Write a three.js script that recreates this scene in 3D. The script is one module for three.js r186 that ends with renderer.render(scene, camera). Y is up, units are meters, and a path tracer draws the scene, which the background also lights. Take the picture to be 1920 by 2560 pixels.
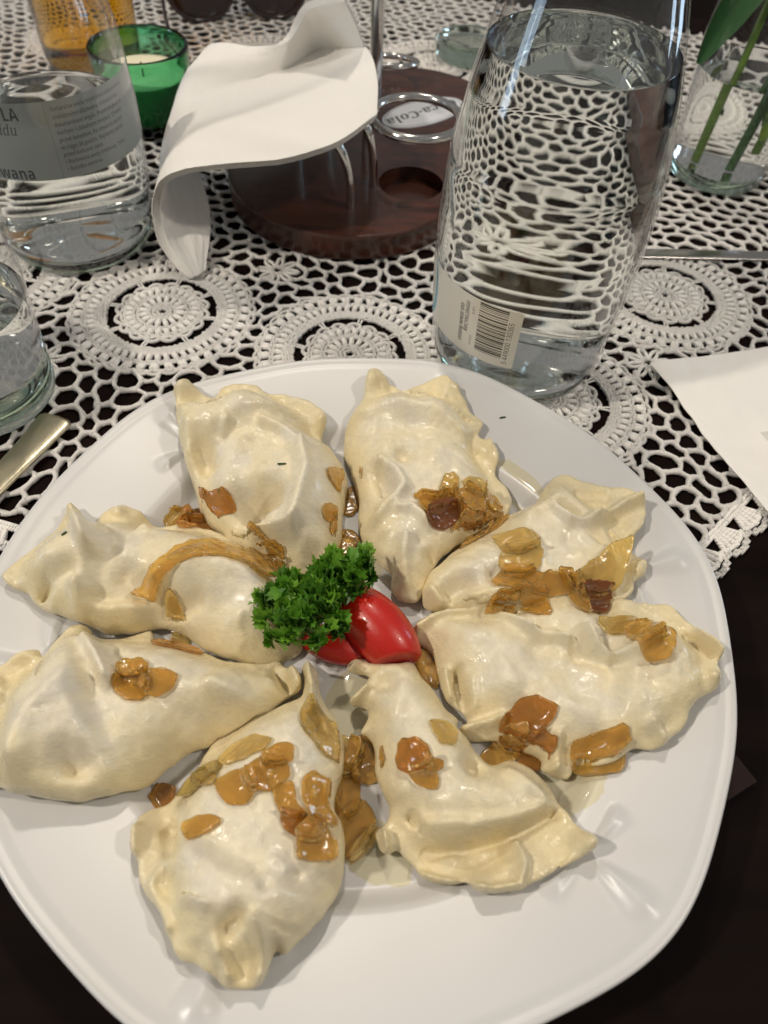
import * as THREE from 'three';
import { mergeGeometries } from 'three/addons/utils/BufferGeometryUtils.js';

// ---------------------------------------------------------------- camera, light, exposure
const scene = new THREE.Scene();
const camera = new THREE.PerspectiveCamera(69.4, 0.75, 0.02, 20);
camera.position.set(0.0067, 0.2542, 0.133);
camera.up.set(-0.0754, 0.6032, -0.7941);
camera.lookAt(0.0067, 0.2542 - 0.7963, 0.133 - 0.6049);
camera.focus = 0.285;
camera.userData.fStop = 12;
camera.updateMatrixWorld();
const renderer = new THREE.WebGLRenderer({ antialias: true });
renderer.toneMapping = THREE.LinearToneMapping;
renderer.toneMappingExposure = 1.32;
renderer.shadowMap.enabled = true;
scene.background = new THREE.Color().setRGB(0.135, 0.13, 0.124);

function pendantLamp(label, x, y, z, colour, candela, r, soft) {
  const g = new THREE.Group(); g.name = 'pendant_lamp'; g.position.set(x, y, z);
  g.userData = { label, category: 'lamp', group: 'pendant lamps above the table' };
  const globe = new THREE.Mesh(new THREE.SphereGeometry(r, 32, 20), new THREE.MeshStandardMaterial({ color: 0xffffff, emissive: new THREE.Color().setRGB(...colour), emissiveIntensity: 6 }));
  globe.name = 'globe'; g.add(globe);
  const cord = new THREE.Mesh(new THREE.CylinderGeometry(0.003, 0.003, 0.9, 8), new THREE.MeshStandardMaterial({ color: 0x111111 }));
  cord.name = 'cord'; cord.position.y = 0.45 + r; cord.castShadow = true; g.add(cord);
  scene.add(g);
  const l = new THREE.PointLight(new THREE.Color().setRGB(...colour), candela, 0, 2);
  l.position.set(x, y, z); l.castShadow = true; l.shadow.radius = soft; l.shadow.mapSize.set(2048, 2048); l.shadow.camera.near = 0.06; scene.add(l);
  return g;
}
pendantLamp('frosted globe lamp hanging on the side of the cutlery handle', -0.64, 0.86, 0.16, [1.0, 0.905, 0.78], 1.4, 0.05, 1.5);
pendantLamp('frosted globe lamp hanging on the side of the crumpled paper napkin', 0.62, 0.90, 0.06, [1.0, 0.905, 0.78], 0.75, 0.05, 1.7).name = 'pendant_lamp_001';
pendantLamp('frosted globe lamp hanging high beyond the wooden condiment stand', -0.10, 1.2, -0.74, [1.0, 0.905, 0.78], 1.0, 0.05, 1.7).name = 'pendant_lamp_002';
// two narrow cool windows at the sides of the room
[['tall narrow daylight window far off on the side of the banded bottle', -2.2, 0.25, 0.15], ['tall narrow daylight window far off on the side of the flower vase', 1.9, 0.2, -1.1]].forEach(([lab, x, y, z], i) => {
  const c = new THREE.Color().setRGB(0.60, 0.79, 1.0), w = new THREE.Mesh(new THREE.BoxGeometry(0.34, 1.3, 0.02), new THREE.MeshStandardMaterial({ color: 0x222222, emissive: c, emissiveIntensity: 5 }));
  w.name = i ? 'window_001' : 'window'; w.position.set(x, y, z); w.lookAt(0, y, -0.15); w.userData = { label: lab, category: 'window', group: 'windows' }; scene.add(w);
  const l = new THREE.RectAreaLight(c, 5, 0.34, 1.3); l.position.set(x * 0.985, y, z * 0.985); l.lookAt(x * 2, y, z * 2 + 0.15); l.castShadow = true; scene.add(l);
});

// ---------------------------------------------------------------- helpers
let seed = 7;
const rnd = () => { seed = (seed * 1664525 + 1013904223) >>> 0; return seed / 4294967296; };
const rr = (a, b) => a + (b - a) * rnd();
const clamp = (x, a, b) => Math.min(b, Math.max(a, x));
const smooth = (a, b, x) => { const t = clamp((x - a) / (b - a), 0, 1); return t * t * (3 - 2 * t); };
const lerp = (a, b, t) => a + (b - a) * t;
const V = (x, y, z) => new THREE.Vector3(x, y, z);
function hash(i, j, k = 0) { let n = (i * 374761393 + j * 668265263 + k * 2147483647) | 0; n = Math.imul(n ^ (n >>> 13), 1274126177); return ((n ^ (n >>> 16)) >>> 0) / 4294967296; }
function noise(x, y, k = 0) { // value noise, 0..1
  const i = Math.floor(x), j = Math.floor(y), u = x - i, v = y - j, s = u * u * (3 - 2 * u), t = v * v * (3 - 2 * v);
  return lerp(lerp(hash(i, j, k), hash(i + 1, j, k), s), lerp(hash(i, j + 1, k), hash(i + 1, j + 1, k), s), t);
}
const fbm = (x, y, k = 0, o = 4) => { let a = 0, w = 0.5, n = 0; for (let q = 0; q < o; q++) { a += w * noise(x, y, k + q); n += w; x *= 2.03; y *= 2.03; w *= 0.5; } return a / n; };
const used = {};
const numbered = (n) => { const c = used[n] = (used[n] ?? -1) + 1; return c ? `${n}_${String(c).padStart(3, '0')}` : n; };
function part(name, geo, mat, parent) { const m = new THREE.Mesh(geo, mat); m.name = name; m.castShadow = m.receiveShadow = true; parent.add(m); return m; }
function thing(name, label, category, group) { const g = new THREE.Group(); g.name = numbered(name); g.userData = { label, category }; if (group) g.userData.group = group; scene.add(g); return g; }
function one(name, geo, mat, label, category, group) { const m = part(numbered(name), geo, mat, scene); m.userData = { label, category }; if (group) m.userData.group = group; return m; }

class MB { // collects triangles
  constructor() { this.p = []; this.n = []; this.i = []; this.uv = []; }
  tube(pts, rad, sides = 5, cap = true) {
    const b = this.p.length / 3, N = pts.length, up = V(0, 1, 0), t = V(), a = V(), c = V();
    for (let k = 0; k < N; k++) {
      t.subVectors(pts[Math.min(N - 1, k + 1)], pts[Math.max(0, k - 1)]).normalize();
      a.crossVectors(Math.abs(t.y) > 0.9 ? V(1, 0, 0) : up, t).normalize(); c.crossVectors(t, a);
      const r = Array.isArray(rad) ? rad[k] : rad;
      for (let s = 0; s < sides; s++) { const f = s / sides * Math.PI * 2, x = Math.cos(f), y = Math.sin(f); const nx = a.x * x + c.x * y, ny = a.y * x + c.y * y, nz = a.z * x + c.z * y;
        this.p.push(pts[k].x + nx * r, pts[k].y + ny * r, pts[k].z + nz * r); this.n.push(nx, ny, nz); this.uv.push(s / sides, k); }
    }
    for (let k = 0; k + 1 < N; k++) for (let s = 0; s < sides; s++) { const q = b + k * sides + s, w = b + k * sides + (s + 1) % sides; this.i.push(q, w, q + sides, w, w + sides, q + sides); }
    if (cap) for (let s = 1; s + 1 < sides; s++) { this.i.push(b, b + s + 1, b + s); const e = b + (N - 1) * sides; this.i.push(e, e + s, e + s + 1); }
    return this;
  }
  geo() { const g = new THREE.BufferGeometry(); g.setAttribute('position', new THREE.Float32BufferAttribute(this.p, 3)); g.setAttribute('normal', new THREE.Float32BufferAttribute(this.n, 3)); g.setAttribute('uv', new THREE.Float32BufferAttribute(this.uv, 2)); g.setIndex(this.i); return g; }
}
function spline(P, n, closed = false) { const c = new THREE.CatmullRomCurve3(P, closed, 'centripetal'); return c.getPoints(n); }
function lathe(pts, seg = 96) { return new THREE.LatheGeometry(pts.map(([r, y]) => new THREE.Vector2(Math.max(r, 0.00001), y)), seg); }
function smoothProfile(pts, n) { return new THREE.CatmullRomCurve3(pts.map(([r, y]) => V(r, y, 0)), false, 'centripetal').getPoints(n).map((v) => [Math.max(0, v.x), v.y]); }
function dataTex(n, fn, srgb, rep = 1) {
  const d = new Uint8Array(n * n * 4);
  for (let y = 0; y < n; y++) for (let x = 0; x < n; x++) { const c = fn(x / n, y / n), q = (y * n + x) * 4; for (let k = 0; k < 3; k++) d[q + k] = clamp(Math.round(255 * (c.length ? c[k] : c)), 0, 255); d[q + 3] = 255; }
  const t = new THREE.DataTexture(d, n, n); t.wrapS = t.wrapT = THREE.RepeatWrapping; t.magFilter = THREE.LinearFilter; t.minFilter = THREE.LinearMipmapLinearFilter; t.generateMipmaps = true;
  if (srgb) t.colorSpace = THREE.SRGBColorSpace; t.repeat.set(rep, rep); t.needsUpdate = true; return t;
}
const tileFbm = (u, v, f, k, o = 4) => { const a = fbm(u * f, v * f, k, o), b = fbm((u - 1) * f, v * f, k, o), c = fbm(u * f, (v - 1) * f, k, o), d = fbm((u - 1) * f, (v - 1) * f, k, o); const s = smooth(0.75, 1, u), t = smooth(0.75, 1, v); return lerp(lerp(a, b, s), lerp(c, d, s), t); };
// naive surface nets: f < 0 is inside; returns an indexed smooth geometry with uv in metres (seen from above)
function surfaceNets(lo, n, h, f) {
  const [nx, ny, nz] = n, F = new Float32Array(nx * ny * nz), id = new Int32Array(nx * ny * nz).fill(-1), at = (i, j, k) => i + nx * (j + ny * k);
  for (let k = 0; k < nz; k++) for (let i = 0; i < nx; i++) { const col = f(lo[0] + i * h, lo[2] + k * h); for (let j = 0; j < ny; j++) F[at(i, j, k)] = col(lo[1] + j * h); }
  const P = [], I = [], U = [];
  const E = [[0, 1], [2, 3], [4, 5], [6, 7], [0, 2], [1, 3], [4, 6], [5, 7], [0, 4], [1, 5], [2, 6], [3, 7]];
  for (let k = 0; k + 1 < nz; k++) for (let j = 0; j + 1 < ny; j++) for (let i = 0; i + 1 < nx; i++) {
    const v = []; let m = 0;
    for (let c = 0; c < 8; c++) { const q = F[at(i + (c & 1), j + ((c >> 1) & 1), k + (c >> 2))]; v.push(q); if (q < 0) m++; }
    if (m === 0 || m === 8) continue;
    let x = 0, y = 0, z = 0, e = 0;
    for (const [a, b] of E) if ((v[a] < 0) !== (v[b] < 0)) { const t = v[a] / (v[a] - v[b]); x += lerp(a & 1, b & 1, t); y += lerp((a >> 1) & 1, (b >> 1) & 1, t); z += lerp(a >> 2, b >> 2, t); e++; }
    id[at(i, j, k)] = P.length / 3; const X = lo[0] + h * (i + x / e), Y = lo[1] + h * (j + y / e), Z = lo[2] + h * (k + z / e); P.push(X, Y, Z); U.push(X + Y * 0.25, Z - Y * 0.6);
  }
  const quad = (a, b, c, d, s) => { if (a < 0 || b < 0 || c < 0 || d < 0) return; s ? I.push(a, b, c, a, c, d) : I.push(a, c, b, a, d, c); };
  for (let k = 1; k + 1 < nz; k++) for (let j = 1; j + 1 < ny; j++) for (let i = 1; i + 1 < nx; i++) {
    const a = F[at(i, j, k)] < 0;
    if (a !== F[at(i + 1, j, k)] < 0) quad(id[at(i, j - 1, k - 1)], id[at(i, j, k - 1)], id[at(i, j, k)], id[at(i, j - 1, k)], a);
    if (a !== F[at(i, j + 1, k)] < 0) quad(id[at(i - 1, j, k - 1)], id[at(i - 1, j, k)], id[at(i, j, k)], id[at(i, j, k - 1)], a);
    if (a !== F[at(i, j, k + 1)] < 0) quad(id[at(i - 1, j - 1, k)], id[at(i, j - 1, k)], id[at(i, j, k)], id[at(i - 1, j, k)], a);
  }
  const g = new THREE.BufferGeometry(); g.setAttribute('position', new THREE.Float32BufferAttribute(P, 3)); g.setAttribute('uv', new THREE.Float32BufferAttribute(U, 2)); g.setIndex(I); g.computeVertexNormals(); return g;
}
function smax(a, b, k) { const h = clamp(0.5 - 0.5 * (b - a) / k, 0, 1); return lerp(b, a, h) + k * h * (1 - h); }
function polyDist(poly) { // signed, positive inside
  return (x, z) => { let d = 1e9, ins = false; for (let i = 0, j = poly.length - 1; i < poly.length; j = i++) { const [ax, az] = poly[i], [bx, bz] = poly[j], ex = bx - ax, ez = bz - az, wx = x - ax, wz = z - az, t = clamp((wx * ex + wz * ez) / (ex * ex + ez * ez + 1e-12), 0, 1), qx = wx - ex * t, qz = wz - ez * t, q = qx * qx + qz * qz; if (q < d) d = q; if ((az > z) !== (bz > z) && x < (bx - ax) * (z - az) / (bz - az) + ax) ins = !ins; } return (ins ? 1 : -1) * Math.sqrt(d); };
}
const round2 = (P, n) => spline(P.map(([x, z]) => V(x / 1000, 0, z / 1000)), n, true).slice(0, -1).map((v) => [v.x, v.z]);
function segDist(x, z, P) { let d = 1e9; if (P.length === 1) return Math.hypot(x - P[0][0], z - P[0][1]); for (let i = 0; i + 1 < P.length; i++) { const [ax, az] = P[i], ex = P[i + 1][0] - ax, ez = P[i + 1][1] - az, t = clamp(((x - ax) * ex + (z - az) * ez) / (ex * ex + ez * ez), 0, 1); d = Math.min(d, Math.hypot(x - ax - ex * t, z - az - ez * t)); } return d; }

// ---------------------------------------------------------------- materials
const texDough = dataTex(512, (u, v) => { const a = tileFbm(u, v, 6, 3), b = tileFbm(u, v, 40, 9, 3), s = 0.95 + 0.08 * (a - 0.5) + 0.06 * (b - 0.5); return [s, s - 0.02 * (a - 0.5), s - 0.09 * (a - 0.5)]; }, true, 22);
const texFine = dataTex(512, (u, v) => 0.55 * tileFbm(u, v, 22, 21, 3) + 0.45 * tileFbm(u, v, 90, 33, 3), false, 22);
const texGloss = dataTex(256, (u, v) => { const a = tileFbm(u, v, 10, 51); const r = clamp(0.32 + 1.1 * (a - 0.45), 0.18, 0.65); return [r, r, r]; }, false, 18);
const M = {
  dough: new THREE.MeshPhysicalMaterial({ color: 0xffffff, map: texDough, roughness: 1, roughnessMap: texGloss, bumpMap: texFine, bumpScale: 0.00022, ior: 1.42, clearcoat: 0.06, clearcoatRoughness: 0.3, vertexColors: true }),
  china: new THREE.MeshPhysicalMaterial({ color: new THREE.Color().setRGB(0.585, 0.58, 0.575), roughness: 0.30, specularIntensity: 0.7 }),
  lace: new THREE.MeshStandardMaterial({ color: new THREE.Color().setRGB(0.90, 0.87, 0.83), roughness: 1, bumpMap: dataTex(128, (u, v) => 0.35 + 0.3 * Math.sin(6.2832 * (2 * u + 3 * v)) + 0.35 * tileFbm(u, v, 20, 5, 2), false, 1), bumpScale: 0.0005 }),
  pane: new THREE.MeshPhysicalMaterial({ color: 0xffffff, transmission: 1, thickness: 0, roughness: 0.02, ior: 1.5 }),
  glass: new THREE.MeshPhysicalMaterial({ color: 0xffffff, transmission: 1, thickness: 0.005, roughness: 0.0, ior: 1.5, attenuationColor: new THREE.Color().setRGB(0.80, 0.90, 0.82), attenuationDistance: 0.03 }),
  water: new THREE.MeshPhysicalMaterial({ color: 0xffffff, transmission: 1, thickness: 0.05, roughness: 0.0, ior: 1.333, attenuationColor: new THREE.Color().setRGB(0.93, 0.97, 0.94), attenuationDistance: 0.10 }),
  chrome: new THREE.MeshStandardMaterial({ color: new THREE.Color().setRGB(0.78, 0.77, 0.75), metalness: 1, roughness: 0.12 }),
  paper: new THREE.MeshPhysicalMaterial({ color: new THREE.Color().setRGB(0.81, 0.79, 0.755), roughness: 0.75, sheen: 0.2, bumpMap: dataTex(256, (u, v) => tileFbm(u, v, 60, 71, 3), false, 40), bumpScale: 0.00015 }),
};
function label(w, h, draw) { const c = document.createElement('canvas'); c.width = w; c.height = h; const x = c.getContext('2d'); draw(x, w, h); const t = new THREE.CanvasTexture(c); t.colorSpace = THREE.SRGBColorSpace; return t; }

// ---------------------------------------------------------------- table
{
  const wood = dataTex(512, (u, v) => { const g = tileFbm(u * 0.15, v, 60, 13, 3), k = 0.05 + 0.06 * (g - 0.5) + 0.012 * tileFbm(u, v, 6, 3); return [k * 1.4, k * 0.85, k * 0.72]; }, true, 1);
  const g = new THREE.BoxGeometry(2.4, 0.03, 1.8), m = part('table', g, new THREE.MeshPhysicalMaterial({ map: wood, roughness: 0.62, color: 0xffffff, specularIntensity: 0.08 }), scene);
  const uv = g.attributes.uv, p = g.attributes.position; for (let i = 0; i < uv.count; i++) uv.setXY(i, p.getX(i) * 1.2, p.getZ(i) * 1.2);
  m.position.set(0.1, -0.018, -0.35); m.userData = { kind: 'structure', label: 'dark brown wooden table top under the lace cloth' };
}

// ---------------------------------------------------------------- crocheted lace cloth
const A1 = [0.9765, 0.215], A2 = [0.674, -0.738];
const MED = [[-0.1195, -0.184], [-0.017, -0.1615], [0.0855, -0.139], [0.158, -0.232], [-0.222, -0.2065], [-0.325, -0.229], [-0.115, -0.50], [0.02, -0.515], [-0.26, -0.52], [0.13, -0.55], [0.31, -0.50], [-0.37, -0.40]];
{
  const cloth = thing('lace_cloth', 'white crocheted lace cloth with round medallions spread over the dark table', 'tablecloth');
  const Y = -0.0016;
  const stitch = (mb, a, r0, r1, w, y = Y) => { const j = rr(-0.012, 0.012), c = Math.cos(a + j), s = Math.sin(a + j), c2 = Math.cos(a - j), s2 = Math.sin(a - j), m = (r0 + r1) / 2; mb.tube([V(c * r0, y - 0.0002, s * r0), V(c * lerp(r0, r1, 0.2), y + 0.0002, s * lerp(r0, r1, 0.2)), V(c2 * lerp(r0, r1, 0.75), y + 0.0003, s2 * lerp(r0, r1, 0.75)), V(c2 * r1, y - 0.0002, s2 * r1)], [w * 0.7, w, w * 1.05, w * 0.7], 5); };
  const ringCord = (mb, r, w, n, wob = 0.00025, y = Y) => { const P = [], R = []; for (let k = 0; k <= n; k++) { const a = k / n * Math.PI * 2, q = r + wob * Math.sin(k * 2.1) + rr(-wob, wob); P.push(V(Math.cos(a) * q, y + rr(-0.0002, 0.0002), Math.sin(a) * q)); R.push(w * (1 + 0.22 * (k % 2 ? 1 : -1)) * rr(0.9, 1.1)); } mb.tube(P, R, 5, false); };
  const variants = [];
  for (let q = 0; q < 3; q++) {
    const mb = new MB();
    ringCord(mb, 0.0026, 0.0011, 14); ringCord(mb, 0.0046, 0.0012, 24); ringCord(mb, 0.0066, 0.0011, 34);
    for (let k = 0; k < 16; k++) stitch(mb, k / 16 * 6.2832, 0.0070, 0.0128, 0.0015);
    ringCord(mb, 0.0130, 0.0011, 60); ringCord(mb, 0.0148, 0.0010, 66);
    for (let k = 0; k < 26; k++) stitch(mb, k / 26 * 6.2832, 0.0150, 0.0196, 0.0018);
    ringCord(mb, 0.0196, 0.0011, 80, 0.0004); ringCord(mb, 0.0213, 0.0010, 84, 0.0005);
    for (let k = 0; k < 16; k++) { const a = k / 16 * 6.2832, P = []; for (let t = 0; t <= 6; t++) { const f = (t / 6 - 0.5) * 0.36, r = 0.0222 + 0.0022 * Math.cos(f / 0.36 * Math.PI) ** 1; P.push(V(Math.cos(a + f) * r, Y, Math.sin(a + f) * r)); } mb.tube(P, 0.00115, 5); }
    for (let k = 0; k < 8; k++) for (const o of [-0.03, 0.03]) stitch(mb, k / 8 * 6.2832 + o + 0.1, 0.0236, 0.0298, 0.00055);
    for (const r of [0.0297, 0.0312, 0.0326, 0.034]) ringCord(mb, r, 0.00105, 130, 0.0003);
    for (let k = 0; k < 54; k++) stitch(mb, k / 54 * 6.2832, 0.0342, 0.0394, 0.0016);
    ringCord(mb, 0.0396, 0.001, 170, 0.0003);
    ringCord(mb, 0.0411, 0.0009, 170, 0.0003);
    for (let k = 0; k < 40; k++) { const a = k / 40 * 6.2832; stitch(mb, a - 0.014, 0.0414, 0.0462, 0.0015); stitch(mb, a + 0.026, 0.0414, 0.0462, 0.0015); }
    ringCord(mb, 0.0464, 0.00105, 180, 0.0004);
    for (let k = 0; k < 40; k++) { const a = k / 40 * 6.2832, P = []; for (let t = 0; t <= 6; t++) { const f = (t / 6 - 0.5) * 0.17, r = 0.0474 + 0.0016 * Math.cos(f / 0.17 * Math.PI); P.push(V(Math.cos(a + f) * r, Y, Math.sin(a + f) * r)); } mb.tube(P, 0.001, 5); }
    variants.push(mb.geo());
  }
  MED.forEach(([x, z], i) => { const m = part(i ? `medallion_${String(i).padStart(3, '0')}` : 'medallion', variants[i % 3], M.lace, cloth); m.position.set(x, 0, z); m.rotation.y = i * 0.77; });
  // small flowers between medallions
  const flower = new MB();
  ringCord(flower, 0.0028, 0.0011, 14);
  for (let k = 0; k < 8; k++) { const a = k / 8 * 6.2832, P = []; for (let t = 0; t <= 8; t++) { const f = t / 8 * Math.PI * 2, r = 0.0075 - 0.0045 * Math.cos(f), o = 0.0017 * Math.sin(f); P.push(V(Math.cos(a) * r - Math.sin(a) * o, Y, Math.sin(a) * r + Math.cos(a) * o)); } flower.tube(P, 0.0011, 5); }
  const fg = flower.geo();
  const FL = [[-0.066, -0.118], [0.037, -0.096], [0.139, -0.172], [-0.064, -0.228], [0.04, -0.205], [-0.17, -0.14], [0.105, -0.185], [0.098, -0.29], [-0.172, -0.25]];
  FL.forEach(([x, z], i) => { const m = part(i ? `flower_${String(i).padStart(3, '0')}` : 'flower', fg, M.lace, cloth); m.position.set(x, 0, z); m.rotation.y = i * 1.3; });
  // net of chain loops
  const inside = (x, z) => { const e1 = (x - 0.155) * 0.738 + (z + 0.05) * 0.674; const e2 = (x + 0.1195) * -0.215 + (z + 0.184) * 0.9765 - 0.16; return Math.max(e1, e2); };
  const net = new MB(), p = 0.0110, pr = p * 0.866;
  const warp = (x, z) => [x + 0.0062 * (noise(x * 70, z * 70, 3) - 0.5) + 0.008 * (noise(x * 14, z * 14, 9) - 0.5), z + 0.0062 * (noise(x * 70, z * 70, 4) - 0.5) + 0.008 * (noise(x * 14, z * 14, 8) - 0.5)];
  const toW = (a, b) => { const x = a * A1[0] - b * -A1[1] * 0 + b * A1[1], z = a * A1[1] - b * A1[0]; return warp(x, z); };
  const covered = (x, z, s = 0) => { for (const [mx, mz] of MED) if (Math.hypot(x - mx, z - mz) < 0.0478 - s) return true; for (const [mx, mz] of FL) if (Math.hypot(x - mx, z - mz) < 0.0112 - s) return true; return false; };
  const edge = (P, Q) => {
    const c0 = covered(P[0], P[1]), c1 = covered(Q[0], Q[1]);
    if (c0 && c1) return; if (inside(P[0], P[1]) > -0.012 || inside(Q[0], Q[1]) > -0.012) return;
    const L = Math.hypot(P[0] - Q[0], P[1] - Q[1]), T = [], R = []; const w = rr(0.00112, 0.00150), s = rr(-0.0012, 0.0012), n = 4;
    for (let k = 0; k <= n; k++) { const t = k / n, x = lerp(P[0], Q[0], t), z = lerp(P[1], Q[1], t), o = s * Math.sin(t * Math.PI); if (covered(x, z, 0.002)) continue; T.push(V(x + o * (Q[1] - P[1]) / L, -0.00175 + 0.0004 * noise(x * 300, z * 300, 2), z - o * (Q[0] - P[0]) / L)); R.push(w * (k === 0 || k === n ? 1.25 : k % 2 ? 1.12 : 0.9)); }
    if (T.length > 1) net.tube(T, R, 5);
  };
  for (let j = -14; j < 70; j++) for (let i = -58; i < 50; i++) {
    // honeycomb: two nodes per cell
    const ox = (j % 2 ? 0.5 : 0) * p, a = i * p + ox, b = j * pr;
    const n0 = toW(a, b), n1 = toW(a, b + p * 0.577), near = n0[1];
    if (near < -0.75 || n0[0] < -0.5 || n0[0] > 0.42) continue;
    const e0 = toW(a - p / 2, b - p * 0.289), e1 = toW(a + p / 2, b - p * 0.289);
    edge(n0, e0); edge(n0, e1); edge(n0, n1);
  }
  part('net', net.geo(), M.lace, cloth).userData = { kind: 'stuff', label: 'open honeycomb net of crocheted cords' };
  // scalloped border along the two free edges
  const borders = [[0.155 + 0.674 * -0.11, -0.05 + 0.738 * 0.11, 0.674, -0.738, 0.738, 0.674, 30], [-0.1195 - 0.0344 - 0.30, -0.184 + 0.156 - 0.066, 0.9765, 0.215, -0.215, 0.9765, 28]];
  let bn = 0;
  for (const [x0, z0, dx, dz, nx, nz, cnt] of borders) for (let k = 0; k < cnt; k++) {
    const mb = new MB(), cx = x0 + dx * k * 0.017, cz = z0 + dz * k * 0.017; if (Math.max(inside(cx, cz)) > 0.004) continue;
    const at = (u, v) => V(cx + dx * u + nx * v, Y + rr(-0.0002, 0.0002), cz + dz * u + nz * v);
    for (const v of [-0.013, -0.0112]) mb.tube([at(-0.009, v), at(-0.004, v + rr(-3e-4, 3e-4)), at(0.001, v), at(0.005, v + rr(-3e-4, 3e-4)), at(0.009, v)], 0.0011, 5);
    for (let t = 0; t < 5; t++) { const f = (t - 2) / 2; mb.tube([at(f * 0.0035, -0.0108), at(f * 0.0055, -0.006), at(f * 0.0072, -0.001 - Math.abs(f) * 0.0015)], [0.0010, 0.0014, 0.0013], 5); }
    for (let t = 0; t < 6; t++) { const f = (t - 2.5) / 2.5; const u = f * 0.0075, v = 0.0005 - f * f * 0.003; mb.tube([at(u - 0.0012, v - 0.0005), at(u - 0.0008, v + 0.0012), at(u + 0.0008, v + 0.0012), at(u + 0.0012, v - 0.0005)], [0.0012, 0.0013, 0.0013, 0.0012], 5); }
    mb.tube([at(-0.0085, -0.0045), at(-0.005, -0.003), at(0, -0.0022), at(0.005, -0.003), at(0.0085, -0.0045)], 0.0013, 5);
    part(bn ? `scallop_${String(bn).padStart(3, '0')}` : 'scallop', mb.geo(), M.lace, cloth); bn++;
  }
}

// ---------------------------------------------------------------- plate
const PR = 0.1345, FLOOR = 0.0062;
const fanAt = (a) => { let d = ((a * 180 / Math.PI + 15 + 720) % 60); if (d > 30) d -= 60; return d; };
function plateY(r, a) { // upper face
  let y = FLOOR;
  if (r > 0.0895) y = lerp(FLOOR, 0.0130, smooth(0.0895, 0.0975, r));
  if (r > 0.094) y += (r - 0.094) * 0.235;
  const d = fanAt(a), u = d / 13, q = (r - 0.108) / 0.020;
  if (r > 0.100 && r < 0.1335) {
    // raised fan of petals at six places
    const rim = smooth(0.100, 0.105, r) * (1 - smooth(0.1290, 0.1325, r));
    const ang = Math.atan2(d * Math.PI / 180 * r, r - 0.104), rad = Math.hypot(d * Math.PI / 180 * r, r - 0.104);
    const pet = Math.max(0, Math.cos(ang * 4.2)) ** 2 * (1 - smooth(0.019, 0.026, rad + 0.004 * Math.abs(ang))) * (Math.abs(ang) < 1.5 ? 1 : 0) * smooth(0.004, 0.009, rad);
    y += rim * 0.0019 * pet;
  }
  if (r > 0.1295) y -= 0.0009 * Math.exp(-(((r - 0.1305) / 0.0009) ** 2)) * 0.4;
  return y;
}
const plateR = (a) => PR + 0.0019 * Math.cos(6 * (a + 15 * Math.PI / 180)) + 0.0006 * Math.cos(12 * (a + 15 * Math.PI / 180));
{
  const NA = 720, rows = [];
  for (let k = 0; k <= 110; k++) rows.push(['t', k / 110]);
  rows.push(['e', 0.25], ['e', 0.5], ['e', 0.75], ['e', 1]);
  for (const r of [0.985, 0.95, 0.88, 0.80, 0.735, 0.70, 0.65, 0.6, 0.4, 0.2, 0.0]) rows.push(['b', r]);
  const P = [], U = [], I = [];
  for (const [k, t] of rows) for (let i = 0; i < NA; i++) {
    const a = i / NA * Math.PI * 2, R = plateR(a); let r, y;
    if (k === 't') { r = t * R * 0.992; y = plateY(Math.min(r * PR / R, 0.1335), a); if (t === 1) y -= 0.00015; }
    else if (k === 'e') { const f = t * Math.PI / 2 * 1.6; r = R * 0.992 + 0.0012 * Math.sin(f); y = plateY(0.1335, a) - 0.0014 + 0.0013 * Math.cos(f); }
    else { r = t * R * 0.99; y = t > 0.75 ? lerp(0.006, plateY(0.1335, a) - 0.0034, (t - 0.75) / 0.235) : t > 0.69 ? 0.003 : t >= 0.62 ? 0.0 : 0.0022; }
    P.push(r * Math.cos(a), y, r * Math.sin(a)); U.push(r * Math.cos(a) * 8, r * Math.sin(a) * 8);
  }
  for (let k = 0; k + 1 < rows.length; k++) for (let i = 0; i < NA; i++) { const a = k * NA + i, b = k * NA + (i + 1) % NA; I.push(a, b, a + NA, b, b + NA, a + NA); }
  const g = new THREE.BufferGeometry(); g.setAttribute('position', new THREE.Float32BufferAttribute(P, 3)); g.setAttribute('uv', new THREE.Float32BufferAttribute(U, 2)); g.setIndex(I); g.computeVertexNormals();
  one('plate', g, M.china, 'large white porcelain dinner plate with embossed wavy rim under the dumplings', 'plate');
}

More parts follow.
